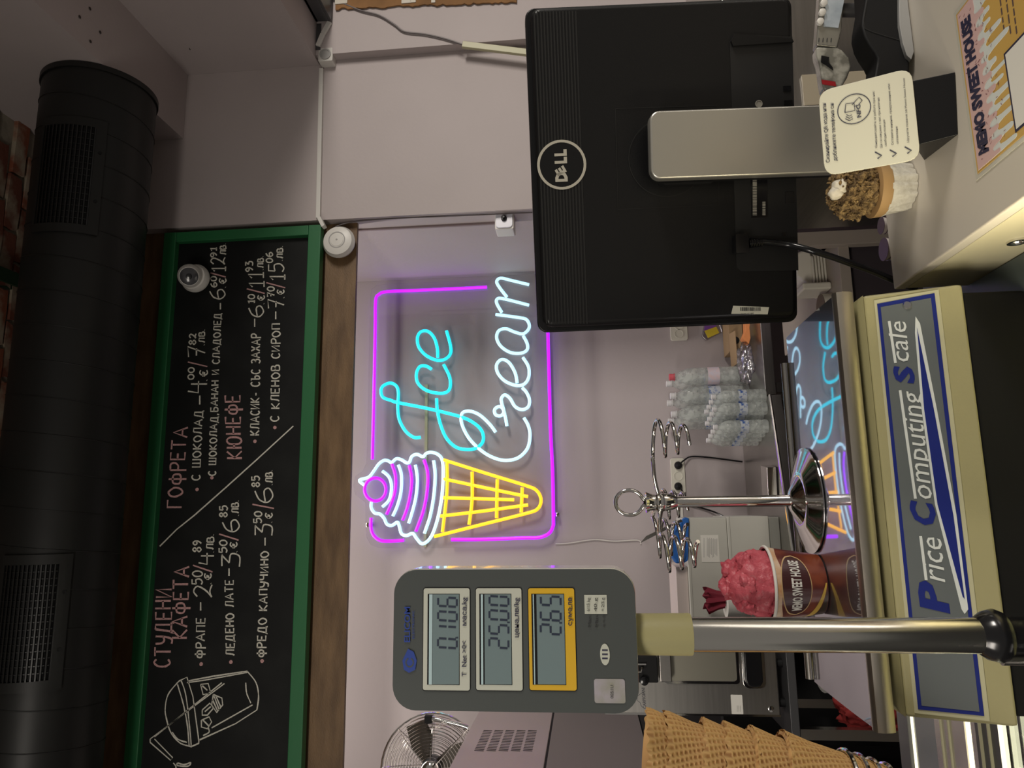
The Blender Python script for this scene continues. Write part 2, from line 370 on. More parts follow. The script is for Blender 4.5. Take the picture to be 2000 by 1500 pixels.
# round access point / sensor
c = YP(YF+0.02).at(664, 475); t = thing('ceiling_sensor', 'round white dome sensor between chalkboard frame and neon sign', 'sensor', c)
MB().lathe([(0.03, -0.03), (0.03, 0), (0.063, 0.0), (0.066, 0.012), (0.058, 0.03), (0.036, 0.038)], c, (0, -1, 0.0), 40).build('dome', whitep, t, ang=30)
MB().lathe([(0.034, 0.036), (0.034, 0.039), (0.030, 0.039), (0.029, 0.036)], c, (0, -1, 0), 40).build('ring', mat('grey_socket', (0.35, 0.34, 0.33), 0.4), t)
MB().lathe([(0.029, 0.036), (0.026, 0.0395), (0.004, 0.041)], c, (0, -1, 0), 32).build('cap', whitep, t)
MB().lathe([(0.004, 0.041), (0.003, 0.0425)], c, (0, -1, 0), 12).build('indicator', mat('grey_socket', (0.35, 0.34, 0.33), 0.4), t)

# ------------------------------------------------------------ ventilation duct
YD = 2.26; Dc = PY(163, 540, YD); RD = 0.0
ZD = Dc.z
def pxof(p):
    d = V(p)-EYE; t = d.dot(FW); return (1000-d.dot(UC)/t*FP, 750-d.dot(RC)/t*FP)
# radius: the silhouette is 185 px wide at y=500
dist = math.hypot(YD, ZD-EYE.z); RD = 0.5*185/FP*dist*0.98
X0 = -1.75
duct = thing('ventilation_duct', 'long round matt black spiral duct under the brick ceiling', 'duct', (X0, YD, ZD))
MB().lathe([(RD, 0), (RD, XA-0.004-X0)], (X0, YD, ZD), (1, 0, 0), 72).build('tube', ductm, duct)
MB().lathe([(RD+0.001, 0), (RD+0.006, 0), (RD+0.006, 0.02), (RD+0.001, 0.02)], (XA-0.023, YD, ZD), (1, 0, 0), 72, cap=False).build('end_collar', ductm, duct)
pitchx = 0.118; turns = int((XA-0.05-X0)/pitchx); path = []
for i in range(turns*40):
    a = 2*PI*i/40; path.append((XA-0.30-pitchx*i/40*1.0+0.24, YD+math.cos(a)*(RD+.0005), ZD+math.sin(a)*(RD+.0005)))
path = [p for p in path if p[0] > X0]
MB().tube(path, 0.0022, 4).build('spiral_seam', ductm, duct, label='raised spiral seam')
def grille(xa, ya, xb, yb):
    # find x range and angle range on the cylinder
    def x_on(ypx, ximg): return PY(ximg, ypx, YD-RD*0.8).x
    X1, X2 = x_on(yb, (xa+xb)/2), x_on(ya, (xa+xb)/2)
    def ang_for(ximg, ypx):
        best = None
        for i in range(0, 181):
            a = math.radians(90+i); p = V(((X1+X2)/2, YD+math.cos(a)*RD, ZD+math.sin(a)*RD)); e = abs(pxof(p)[0]-ximg)
            vis = (EYE-p).dot(V((0, math.cos(a), math.sin(a)))) > 0
            if vis and (best is None or e < best[0]): best = (e, a)
        return best[1]
    ym = (ya+yb)/2; A1, A2 = ang_for(xa, ym), ang_for(xb, ym)
    root = bpy.data.objects.new('grille', None)
    fr = MB(); e = 0.03
    def arcbox(mb, r0, r1, a0, a1, x0, x1, n=16):
        vs = []; fs = []
        for i in range(n+1):
            a = a0+(a1-a0)*i/n; c, s_ = math.cos(a), math.sin(a)
            for (r, x) in ((r0, x0), (r1, x0), (r1, x1), (r0, x1)): vs.append((x, YD+c*r, ZD+s_*r))
        for i in range(n):
            for j in range(4):
                fs.append((i*4+j, i*4+(j+1) % 4, i*4+4+(j+1) % 4, i*4+4+j))
        fs += [(0, 3, 2, 1), (n*4, n*4+1, n*4+2, n*4+3)]
        mb.add(vs, fs)
    r0, r1 = RD-0.002, RD+0.010; ea = e/RD
    arcbox(fr, r0, r1, A1-ea*.3, A2+ea, X1-e, X1); arcbox(fr, r0, r1, A1-ea*.3, A2+ea, X2, X2+e)
    arcbox(fr, r0, r1, A1-ea*.3, A1, X1, X2, 3); arcbox(fr, r0, r1, A2, A2+ea, X1, X2, 3)
    g = fr.build('grille', ductm, duct)
    bk = MB(); arcbox(bk, RD+0.0005, RD+0.0022, A1, A2, X1, X2); bk.build('backing', blackm, g)
    ns = 13
    for i in range(ns):
        a = A1+(A2-A1)*(i+.5)/ns; mb = MB(); c, s_ = math.cos(a), math.sin(a)
        tn = V((0, -s_, c)); rd = V((0, c, s_)); o = V((0, YD, ZD))+rd*(RD+.002)
        w1 = tn*0.002
        mb.prism([V((X1, 0, 0))+o-w1, V((X1, 0, 0))+o+w1, V((X1, 0, 0))+o+rd*.009+w1+tn*.004, V((X1, 0, 0))+o+rd*.009-w1+tn*.004], V((X2-X1, 0, 0)))
        mb.build('slat', grillm, g, smooth=False)
    nv = 16; vm = MB()
    for i in range(1, nv):
        x = X1+(X2-X1)*i/nv; arcbox(vm, RD+.001, RD+.006, A1, A2, x-.0015, x+.0015, 8)
    vm.build('rear_vanes', grillm, g, smooth=False)
    for x in (X1+(X2-X1)*.25, X1+(X2-X1)*.75):
        a = A2+ea*.5; MB().lathe([(0.006, 0), (0.006, 0.002), (0.002, 0.0015)], V((x, YD+math.cos(a)*(r1), ZD+math.sin(a)*r1)), (0, math.cos(a), math.sin(a)), 12).build('screw', blackm, g)
grille(82, 256, 180, 444)
grille(3, 1102, 108, 1328)

# ------------------------------------------------------------ chalkboard
PB = YP(YF+0.008)                                          # writing surface
ext = lambda x0, y0, x1, y1, y: x0+(x1-x0)*(y-y0)/(y1-y0)
cb = thing('chalkboard', 'long black chalkboard menu in a green wooden frame', 'chalkboard', PB.at(470, 1000))
xr0, xr1 = PB.at(470, 452).x, PB.at(470, 1560).x
zt0, zt1 = PB.at(313, 520, .03).z, PB.at(622, 520, .03).z
zt0 = (PB.at(313, 455, .03).z + PB.at(247, 1500, .03).z)/2; zt1 = (PB.at(622, 437, .03).z+PB.at(593, 1500, .03).z)/2
xr0 = PB.at(470, 446, .03).x; FWd = 0.052; yb = YF+0.008
MB().box((xr1, yb, zt1+.01), (xr0-.01, yb+.01, zt0-.01)).build('board', boardm, cb, smooth=False)
MB().box((xr1, yb-.028, zt0-FWd), (xr0, yb+.012, zt0)).build('frame_rail', greenm, cb, bevel=.003)
MB().box((xr1, yb-.028, zt1), (xr0, yb+.012, zt1+FWd)).build('frame_rail', greenm, cb, bevel=.003)
MB().box((xr0-FWd*.8, yb-.027, zt1+FWd+.0005), (xr0, yb+.012, zt0-FWd-.0005)).build('frame_stile', greenm, cb, bevel=.003)
G = {}
def gl(ch, wd, s): G[ch] = (wd, [([tuple(float(q) for q in p.split(',')) for p in st.lstrip('~').split()], st[0] == '~') for st in s.split(';')])
gl('А', .75, '0,0 .38,1 .75,0;.14,.36 .62,.36'); gl('Б', .65, '.6,1 .05,1 .05,0;~.05,.55 .5,.52 .6,.28 .45,.02 .05,0')
gl('В', .62, '.05,0 .05,1;~.05,1 .5,.95 .5,.6 .05,.53;~.05,.53 .6,.48 .6,.05 .05,0'); gl('Г', .6, '.05,0 .05,1 .6,1')
gl('Д', .85, '.02,-.18 .02,0 .8,0 .8,-.18;~.12,0 .22,.5 .3,1;.3,1 .66,1 .66,0'); gl('Е', .6, '.6,1 .05,1 .05,0 .6,0;.05,.5 .5,.5')
gl('З', .6, '~.05,.9 .35,1 .55,.78 .4,.55 .2,.52;~.2,.52 .5,.48 .6,.22 .35,0 .02,.12'); gl('И', .7, '.05,1 .05,0 .65,1 .65,0')
gl('К', .65, '.05,0 .05,1;.6,1 .08,.48 .64,0'); gl('Л', .7, '~0,0 .14,.2 .22,1;.22,1 .65,1 .65,0'); gl('Н', .68, '.05,0 .05,1;.64,0 .64,1;.05,.5 .64,.5')
gl('О', .72, '~.36,1 .08,.82 .04,.4 .3,0 .6,.15 .68,.6 .36,1'); gl('П', .68, '.05,0 .05,1 .64,1 .64,0'); gl('Р', .6, '.06,-.12 .06,1;~.06,1 .5,1 .6,.72 .4,.48 .06,.48')
gl('С', .62, '~.6,.85 .36,1 .08,.75 .06,.3 .3,0 .6,.12'); gl('Т', .7, '0,1 .7,1;.35,1 .35,0'); gl('У', .65, '~.04,1 .1,.6 .34,.45 .6,.55;~.62,1 .58,.4 .4,-.02 .05,-.02')
gl('Ф', .8, '.4,-.15 .4,1.1;~.4,.82 .1,.75 .06,.35 .4,.22;~.4,.82 .72,.75 .74,.35 .4,.22'); gl('Х', .65, '0,1 .65,0;.62,1 .02,0'); gl('Ч', .62, '~.05,1 .1,.55 .58,.55;.58,1 .58,0')
gl('Ш', .95, '.05,1 .05,0 .9,0 .9,1;.48,1 .48,0'); gl('Ъ', .7, '0,.95 .2,1 .2,0;~.2,.5 .6,.5 .64,.15 .4,0 .2,0'); gl('Ю', .95, '.05,0 .05,1;.05,.5 .35,.5;~.64,1 .38,.8 .38,.2 .64,0 .9,.2 .9,.8 .64,1')
gl('0', .6, '~.3,1 .04,.7 .06,.2 .3,0 .55,.25 .55,.75 .3,1'); gl('1', .35, '.02,.75 .25,1 .25,0;.02,0 .4,0'); gl('2', .6, '~.05,.8 .3,1 .55,.8 .35,.35 .02,.02;~.02,.02 .3,.12 .62,0')
gl('3', .6, '~.05,1 .55,1 .5,.95 .2,.6;~.2,.6 .6,.5 .5,.05 .03,.05'); gl('4', .6, '.1,1 .02,.45 .6,.45;.45,.85 .45,0'); gl('5', .6, '.55,1 .1,1 .07,.58;~.07,.58 .5,.62 .58,.25 .3,0 .02,.1')
gl('6', .62, '~.5,1 .15,.75 .04,.3 .3,0 .6,.2 .5,.48 .08,.42'); gl('7', .6, '.02,.95 .6,1 .25,0;.1,.5 .5,.5'); gl('8', .6, '~.32,.52 .06,.75 .3,1 .52,.78 .3,.52 .03,.25 .3,0 .58,.25 .32,.52'); gl('9', .6, '~.55,.72 .3,.5 .06,.75 .3,1 .55,.75 .5,.3 .25,0')
gl('€', .7, '~.65,.88 .38,1 .18,.75 .18,.25 .38,0 .65,.1;.02,.6 .5,.6;.02,.4 .45,.4'); gl('.', .25, '.1,0 .13,.05'); gl(',', .25, '.12,.08 .04,-.2'); gl('-', .5, '.1,.45 .45,.45'); gl(' ', .42, '0,0 0,0')
gl('Н', .68, '.05,0 .05,1;.64,0 .64,1;.05,.5 .64,.5')
def ribbon(mb, P, wd, nrm, jit=0.0):
    P = [V(p) for p in P]; P = [p for i, p in enumerate(P) if i == 0 or (p-P[i-1]).length > 1e-5]
    n = len(P)
    if n < 2: return
    vs = []
    for i in range(n):
        t = (P[min(i+1, n-1)]-P[max(i-1, 0)]).normalized(); s = t.cross(nrm).normalized()*wd*.5*(1+random.uniform(-jit, jit))
        vs += [P[i]+s, P[i]-s]
    mb.add(vs, [(2*i, 2*i+1, 2*i+3, 2*i+2) for i in range(n-1)])
def chalk(txt, x0, y0, x1, y1, h, m=None, wpx=2.7, parent=None):
    m = m or chalkw
    a = PB.at(x0, y0, .0006); b = PB.at(x1, y1, .0006); c = PB.at(x0-h, y0, .0006)
    tot = sum(G[ch][0] for ch in txt) + .22*(len(txt)-1)
    ex = (b-a)/tot; ey = (c-a); mb = MB(); cur = 0
    for ch in txt:
        wd, sts = G[ch]; j = random.uniform(-.04, .04)
        if ch != ' ':
            for pts, sm in sts:
                P = [a+ex*(cur+px_)+ey*(py_+j) for px_, py_ in pts]
                if sm: P = catmull(P, 5)
                ribbon(mb, P, wpx/FP*2.75, V((0, -1, 0)), .15)
        cur += wd+.22
    return mb.build('chalk_writing', m, cb, smooth=False, kind='stuff')
def cline(pts, m=None, wpx=2.2, sm=False, name='chalk_line'):
    P = [PB.at(x, y, .0006) for x, y in pts]; mb = MB()
    ribbon(mb, catmull(P, 5) if sm else P, wpx/FP*2.75, V((0, -1, 0)), .1); return mb.build(name, m or chalkw, cb, smooth=False)
def bullet(x, y): MB().lathe([(0.007, 0), (0.007, 0.0006)], PB.at(x, y), (0, -1, 0), 10).build('chalk_dot', chalkp, cb, smooth=False)
P_ = chalkp
for a in (('ГОФРЕТА', 355, 992, 366, 835, 28, P_, 3.6), ('С ШОКОЛАД', 390, 938, 396, 802, 16), ('-', 400, 795, 400, 770, 24), ('4', 404, 768, 405, 744, 37), ('00', 378, 741, 380, 718, 12), ('.€', 405, 745, 405, 722, 15),
          ('7', 401, 698, 401, 677, 34), ('82', 382, 673, 383, 652, 13), ('.ЛВ.', 399, 675, 400, 643, 11),
          ('С ШОКОЛАД,БАНАН И СЛАДОЛЕД', 421, 929, 432, 612, 14), ('-', 440, 608, 440, 590, 22), ('6', 440, 585, 440, 565, 30), ('60', 423, 561, 423, 540, 12), ('.€', 441, 563, 441, 543, 13), ('12', 440, 530, 440, 503, 28), ('91', 423, 503, 423, 484, 12), ('ЛВ.', 441, 497, 441, 475, 11),
          ('КЮНЕФЕ', 472, 896, 469, 772, 29, P_, 3.6), ('КЛАСИК- СЪС ЗАХАР', 506, 850, 508, 652, 17), ('-', 508, 643, 508, 620, 22), ('6', 515, 620, 515, 597, 29), ('10', 497, 592, 497, 575, 13), ('.€', 516, 595, 516, 576, 13), ('11', 515, 561, 515, 533, 30), ('93', 494, 531, 494, 511, 14), ('.ЛВ.', 514, 528, 514, 500, 11),
          ('С КЛЕНОВ СИРОП', 545, 823, 547, 632, 16), ('-', 548, 628, 548, 606, 22), ('7', 554, 603, 554, 585, 32), ('70', 536, 580, 536, 560, 14), ('.€', 555, 583, 555, 565, 13), ('15', 555, 547, 555, 515, 30), ('06', 532, 513, 532, 493, 13), ('.ЛВ.', 552, 510, 552, 480, 11),
          ('СТУДЕНИ', 333, 1303, 335, 1150, 31, P_, 3.6), ('КАФЕТА', 366, 1247, 369, 1107, 29, P_, 3.6), ('ФРАПЕ', 399, 1285, 401, 1207, 17), ('-', 401, 1197, 401, 1174, 22), ('2', 415, 1167, 415, 1143, 36), ('50', 395, 1142, 395, 1115, 20), ('.€', 412, 1142, 412, 1119, 13), ('4', 417, 1103, 417, 1080, 30), ('89', 393, 1078, 393, 1056, 16), ('.ЛВ.', 417, 1080, 417, 1043, 13),
          ('ЛЕДЕНО ЛАТЕ', 458, 1280, 455, 1133, 16), ('-', 458, 1129, 458, 1108, 22), ('3', 468, 1108, 468, 1082, 36), ('50', 443, 1080, 443, 1055, 15), ('.€', 463, 1080, 463, 1058, 13), ('6', 467, 1040, 467, 1015, 33), ('85', 444, 1010, 444, 988, 15), ('.ЛВ.', 466, 1008, 466, 977, 13),
          ('ФРЕДО КАПУЧИНО', 518, 1283, 525, 1077, 16), ('-', 527, 1070, 527, 1048, 22), ('3', 532, 1047, 532, 1025, 34), ('50', 511, 1022, 511, 999, 15), ('.€', 531, 1022, 531, 1001, 13), ('6', 533, 983, 533, 953, 35), ('85', 507, 951, 507, 930, 15), ('.ЛВ.', 532, 948, 532, 918, 13)):
    chalk(*a)
for a in ((405, 716, 367, 707), (441, 541, 411, 533), (517, 573, 482, 564), (557, 562, 520, 552), (415, 1117, 377, 1104), (466, 1055, 428, 1043), (535, 993, 493, 985)):
    cline([a[:2], a[2:]], chalkp, 2.6)
for a in ((385, 956), (414, 933), (498, 862), (537, 835), (393, 1297), (451, 1293), (512, 1291)): bullet(*a)
cline([(573, 832), (500, 899), (440, 953), (380, 1006), (345, 1034), (312, 1067)], chalkw, 2.6)
dr = MB()
for sm, s_ in ((1, '1100,1370 1050,1350 1000,1290 975,1210 968,1150 985,1070 1040,1000 1060,985'), (1, '1060,985 1090,1080 1115,1300 1120,1375'), (0, '1060,985 1095,968 1130,1080 1165,1340 1165,1355 1120,1375 1100,1370'),
               (1, '1040,1010 1075,1130 1098,1250 1108,1370'), (0, '1095,1000 1200,985 1450,940'), (0, '1100,990 1250,962 1450,932'), (1, '1450,935 1500,1000 1515,1080 1505,1160'), (0, '1505,1160 1380,1240 1170,1335'), (0, '1480,1130 1240,1265'),
               (0, '1315,1005 880,1330'), (0, '1300,1000 905,1318'), (0, '880,1330 880,1350 1000,1455 1012,1440 905,1330'), (0, '1175,1010 1220,1005 1235,1060 1190,1070 1175,1010'), (0, '1185,1018 1215,1045'), (0, '1250,1070 1300,1090 1305,1130 1270,1175 1240,1130 1250,1070'),
               (0, '1255,1080 1285,1160'), (0, '1265,1078 1292,1140'), (0, '1245,1100 1275,1165'), (0, '1180,1220 1225,1200 1240,1230 1215,1270 1180,1260 1180,1220'), (0, '1190,1220 1225,1255'), (0, '1185,1160 1230,1120 1250,1150 1215,1190 1185,1190 1185,1160'), (0, '1200,1170 1235,1140'),
               (1, '1440,1000 1445,1060 1470,1120'), (1, '1040,1470 1080,1480 1118,1468 1100,1490 1040,1485 1040,1470'), (1, '1015,1470 1030,1490 1030,1510'), (1, '1010,1290 1040,1330 1095,1350'), (1, '1220,1265 1225,1290 1190,1310')):
    P = [PB.at(float(a.split(',')[0])/3, 1000+float(a.split(',')[1])/3, .0006) for a in s_.split()]
    ribbon(dr, catmull(P, 5) if sm else P, 2.3/FP*2.75, V((0, -1, 0)), .25)
dr.build('chalk_drawing', chalkw, cb, smooth=False, label='chalk drawing of an iced drink with a straw')
# security camera on the board
c = PB.at(384, 545, 0.0285); t = thing('security_camera', 'small white dome security camera fixed on the chalkboard', 'camera', c)
MB().lathe([(0.056, 0), (0.058, 0.012), (0.050, 0.03), (0.03, 0.036)], c, (0, -1, 0), 36).build('base', whitep, t)
ax = V((0.0, -0.86, -0.1)); ax = ((EYE-c).normalized()+V((-0.05, 0, 0.12))).normalized(); cc = c+V((0.0, -0.040, 0.004))
MB().lathe([(0.012, -0.042), (0.038, -0.022), (0.047, 0.0), (0.045, 0.018), (0.036, 0.034)], cc, ax, 36).build('eyeball', whitep, t)
MB().lathe([(0.035, 0.030), (0.034, 0.036), (0.018, 0.041)], cc, ax, 32).build('face', mat('smoked_lens', (0.06, 0.06, 0.065), 0.15), t)
MB().lathe([(0.012, 0.040), (0.011, 0.045), (0.005, 0.046)], cc, ax, 20).build('lens', blackg, t)

# ------------------------------------------------------------ neon sign
PN = YP(YW-0.05)
ns = thing('neon_sign', 'clear acrylic neon sign reading Ice Cream with glowing cone', 'neon sign', PN.at(900, 800))
def npx(s_): return [(660+float(a.split(',')[0])/2.5, 480+float(a.split(',')[1])/2.5) for a in s_.split()]
out = npx('158,250 165,210 190,192 240,185 740,168 770,140 800,125 960,118 1010,130 1040,170 1058,300 1062,460 1085,1330 1082,1410 1050,1455 1000,1472 300,1478 200,1475 160,1460 140,1425 135,1350 135,1255 112,1235 85,1215 75,1170 85,1125 120,1100 140,1060')
MB().prism([PN.at(x, y) for x, y in out], V((0, 0.006, 0))).build('acrylic_panel', acryl, ns, smooth=False)
neon = {'purple': glow('neon_purple', (0.235, 0.005, 0.80), 3.0), 'cyan': glow('neon_cyan', (0.012, 0.62, 0.80), 1.35), 'white': glow('neon_ice_white', (0.42, 0.72, 0.86), 1.35), 'yellow': glow('neon_yellow', (1.0, 0.50, 0.015), 1.35)}
def tubeN(s_, c, sm=True, r=0.0078, closed=False):
    P = [PN.at(x, y, 0.012) for x, y in npx(s_)]
    MB().tube(catmull(P, 5, closed) if sm else P, r, 8, closed).build('neon_tube', neon[c], ns)
for a in (('727,202 560,210 380,218 240,224 200,238 184,268 182,400 176,700 168,1043', 'purple'), ('162,1328 162,1380 175,1415 205,1438 250,1442 322,1438', 'purple'), ('553,1435 700,1434 900,1427 980,1425 1030,1405 1050,1370 1052,1330 1048,1100 1038,900 1030,600 1025,420 1020,260', 'purple'),
          ('403,935 370,935 330,905 300,850 292,790 295,720 285,685 255,670 220,685 210,710 220,740 260,755 290,765 440,795 600,835 670,870 705,910 708,955 680,985 640,995 580,985 530,940 500,870 485,800 482,745', 'cyan'),
          ('457,603 430,587 400,590 383,625 390,670 430,705 490,720 530,715 548,690 545,640 516,580', 'cyan'), ('487,545 485,500 470,450 440,418 405,420 388,450 395,495 430,535 480,558 520,555 548,530 550,490 530,415', 'cyan'),
          ('770,910 740,870 690,825 640,807 605,820 605,870 640,940 700,1000 760,1035 820,1048 880,1035 925,990 938,930 930,880 908,840', 'white'),
          ('825,880 818,840 805,795 785,785 765,800 770,825 795,830 810,810 800,770 798,745 815,728 840,745 865,785 900,800 930,785 935,750 920,715 900,693', 'white'),
          ('875,670 865,620 835,570 800,555 775,580 780,620 815,660 870,682 910,675 932,640 930,590 903,545', 'white'), ('905,440 925,480 922,510 890,525 840,520 795,490 775,450 785,415 820,405 860,420 900,430 925,415 935,390 920,360 880,350 770,335', 'white'),
          ('800,325 775,280 780,258 815,260 933,290', 'white'), ('825,250 790,205 775,175 795,158 850,170 933,190', 'white'),
          ('130,1170 105,1145 150,1130 175,1100 200,1065 225,1048 245,1050 262,1058 285,1040 310,1045 335,1060 350,1055 360,1030 385,1018 415,1030 430,1015 455,1008 490,1020 510,1050 514,1120 508,1220 490,1320 465,1400 440,1440 410,1455 385,1430 365,1405 335,1415 310,1405 300,1370 290,1350 265,1365 240,1360 225,1330 205,1310 180,1305 163,1280 163,1250', 'white'),
          ('217,1100 250,1130 262,1180 250,1240 217,1275', 'white'), ('295,1070 310,1120 308,1200 290,1270 268,1320', 'white'), ('378,1070 388,1140 380,1230 360,1310 345,1355', 'white'), ('467,1048 475,1120 468,1220 450,1320 422,1405', 'white'),
          ('263,1065 280,1120 280,1190 262,1255 237,1312', 'purple'), ('348,1072 360,1140 352,1220 335,1290 315,1340', 'purple'), ('420,1045 438,1110 435,1200 415,1300 380,1395', 'purple'),
          ('515,1045 730,1113 915,1170 970,1195 992,1240 975,1285 915,1308 700,1362 470,1420', 'yellow'), ('532,1050 532,1200 510,1398', 'yellow'), ('655,1103 655,1240 640,1362', 'yellow'), ('778,1140 776,1240 775,1330', 'yellow'), ('900,1180 895,1302', 'yellow'),
          ('515,1138 720,1182 928,1225', 'yellow'), ('515,1230 860,1240', 'yellow'), ('500,1320 720,1294 928,1265', 'yellow')): tubeN(*a)
tubeN(' '.join('%f,%f' % (182+52*math.cos(2*PI*i/16), 1190+56*math.sin(2*PI*i/16)) for i in range(16)), 'purple', closed=True)
for x, y in npx('145,1363 1070,1312'):
    MB().lathe([(0.010, -0.052), (0.010, 0.004), (0.005, 0.007)], PN.at(x, y), (0, -1, 0), 14).build('standoff', chrome, ns)
tag(MB().box(tuple(PY(837, 752, YW)), tuple(PY(829, 1068, YW)-V((0, 0.018, 0)))).build('wall_trunking', creamd), 'thin ivory cable trunking level on the wall behind the neon sign', 'cable cover')
cable('cable', [PY(x, y, YW-0.008) for x, y in ((1085, 1062), (1110, 1061), (1160, 1054), (1200, 1057), (1245, 1055), (1252, 1062))], 0.003, whitep, 'thin white neon lead drooping along the wall below the sign')

# ------------------------------------------------------------ serving counter and display case
ZW = 1.29; ZG = 1.22; ZP = 1.380; ZC2 = 0.88
XE = 0.223
t = thing('serving_counter', 'white laminate raised serving counter with a lit cream side panel', 'counter', (0.8, 0.5, 0))
MB().box((XE, -0.1, ZW-0.012), (1.6, 0.757, ZW)).build('counter_top', whitel, t, bevel=0.002)
MB().box((XE+0.001, -0.1, ZG-0.012), (XE+0.012, 0.755, ZW-0.0125)).build('side_panel', mat('cream_panel', (0.62, 0.57, 0.38), 0.45), t)
MB().box((XE+0.013, -0.1, 0.05), (1.6, 0.752, ZW-0.0125)).build('counter_body', whitel, t)
c = PX(1987, 470, XE+0.001); MB().lathe([(0.008, 0), (0.008, 0.002), (0.0055, 0.002), (0.005, 0.0005)], c, (-1, 0, 0), 20).build('cable_grommet', chrome, t)
MB().box((XE+0.02, 0.758, 0.1), (1.0, 1.2, 1.05)).build('rear_ledge', darksteel, t)
t = thing('display_case', 'glass topped gelato display case with cream tubs and lit rails', 'display case', (-0.2, 0.5, 0))
XV = -1.1
MB().box((XV, -0.1, ZG-0.006), (0.178, 0.845, ZG-0.0005)).build('glass_top', glassm, t)
MB().box((0.1785, -0.1, ZG-0.006), (XE-0.0005, 0.845, ZG-0.0005)).build('glass_border', mat('grey_green_tinted_glass', (0.085, 0.105, 0.095), 0.3), t)
for (x0, x1, m, zt, nm, xe) in ((1762, 1781, darksteel, 0.004, 'rear_rail', .19), (1783, 1784.6, glow('led_strip', (1, 0.93, 0.66), 1.3), 0.001, 'led_strip', -.1), (1785.5, 1830, mat('blue_grey_glass', (0.16, 0.18, 0.185), 0.15, coat=.3), -0.001, 'rear_glass', .19),
                         (1831, 1889, steels, 0.002, 'slide_track', -.1), (1890, 1899, glow('led_strip', (1, 0.93, 0.66), 1.3), 0.001, 'led_strip', -.1), (1900, 1908, steels, 0.001, 'slide_track', -.1), (1909, 1955, darksteel, 0.0015, 'slide_track', -.1), (1957, 1959, glow('led_strip', (1, .93, .66), 1.3), 0.003, 'led_strip', -.1)):
    y0, y1 = PZ(x1, 1440, ZG).y, PZ(x0, 1440, ZG).y
    MB().box((XV, y0, ZG-0.004 if nm != 'rear_rail' else ZG-0.3), (xe, y1, ZG+zt)).build(nm, m, t)
for y in (PZ(1845, 1440, ZG).y, PZ(1860, 1440, ZG).y, PZ(1921, 1440, ZG).y, PZ(1938, 1440, ZG).y): MB().box((XV, y-.001, ZG), (-.1, y+.001, ZG+.004)).build('track_lip', creamd, t)
cr = mat('cream_case_lining', (0.66, 0.60, 0.42), 0.5)
MB().box((XV, -0.1, 0.90), (XE, 0.84, 0.91)).build('case_floor', cr, t)
MB().box((XV, 0.83, 0.91), (XE, 0.845, ZG-0.01)).build('case_back', cr, t)
MB().box((XE-.008, -0.1, 0.91), (XE-.0005, 0.83, ZG-0.01)).build('case_side', cr, t)
MB().box((XV, 0.83, 0.0), (XE, 0.845, 0.899)).build('case_base', cr, t)
for i, x in enumerate((-.62, -.44, -.26, 0.10)):
    mb = MB(); a, b, y0, y1 = x-.082, x+.082, 0.30, 0.66
    g = 'gelato tubs inside the display case'
    tb = thing('gelato_tub', ['leftmost cream gelato tub under the case glass', 'second cream gelato tub from the left under the case glass', 'cream gelato tub beneath the lower end of the scale', 'cream gelato tub under the glass between scale and white counter'][i], 'tub', (x, .48, .911), g)
    z0, z1 = 0.911, 1.06; e = .004
    mb.box((a, y0, z0), (b, y1, z0+e)); mb.box((a, y0, z0), (a+e, y1, z1)); mb.box((b-e, y0, z0), (b, y1, z1)); mb.box((a, y0, z0), (b, y0+e, z1)); mb.box((a, y1-e, z0), (b, y1, z1)); mb.build('tub_wall', cr, tb)
    MB().box((a+e, y0+e, z0+e), (b-e, y1-e, z1-.03)).build('gelato', mat('vanilla_gelato', (.7, .62, .38), .5, bump=.8, bscale=40), tb)
# ------------------------------------------------------------ price computing scale
t = thing('price_scale', 'cream price computing scale with steel platform and blue lettered front', 'scale', (0.01, 0.76, ZG))
X1, X2 = -0.178, 0.195
MB().box((X1+.006, 0.656, ZG), (X2-.006, 0.840, 1.2765)).build('base', blackm, t, bevel=0.004)
mb = MB(); pr = [(0.650, 1.277), (0.6755, 1.3535), (0.90, 1.3535), (0.90, 1.277)]
mb.prism([(X1, y, z) for y, z in pr], (X2-X1, 0, 0)); mb.build('housing', cream, t, bevel=0.003)
mb = MB(); i = .022
mb.add([(X1, .6755, 1.3536), (X2, .6755, 1.3536), (X2, .90, 1.3536), (X1, .90, 1.3536), (X1+i, .70, 1.366), (X2-i, .70, 1.366), (X2-i, .88, 1.366), (X1+i, .88, 1.366)], [(0, 3, 2, 1), (4, 5, 6, 7), (0, 1, 5, 4), (1, 2, 6, 5), (2, 3, 7, 6), (3, 0, 4, 7)])
mb.build('housing_top', cream, t)
for x in (X1+.05, X2-.05): MB().lathe([(0.012, 0), (0.012, .006)], (x, .705, 1.363), (0, 0, 1), 20).build('platform_foot', creamd, t)
PP = Plane((0, .650, 1.277), (0, -.0765, .0255))
mb = MB(); mb.prism([PP.at(x, y, 0) for x, y in ((1707, 587), (1833, 566), (1933, 1408), (1786, 1392))], PP.n*.0012); mb.build('panel_rim', creamd, t, smooth=False)
mb = MB(); mb.prism([PP.at(x, y, .001) for x, y in ((1713, 594), (1825, 573), (1922, 1398), (1793, 1385))], PP.n*.0009); mb.build('panel_border', bluep, t, smooth=False)
mb = MB(); mb.prism([PP.at(x, y, .0019) for x, y in ((1720, 600), (1818, 582), (1913, 1390), (1800, 1378))], PP.n*.0004); pn = mb.build('panel', greyp, t, smooth=False)
PP2 = Plane(PP.o+PP.n*.0024, PP.n)
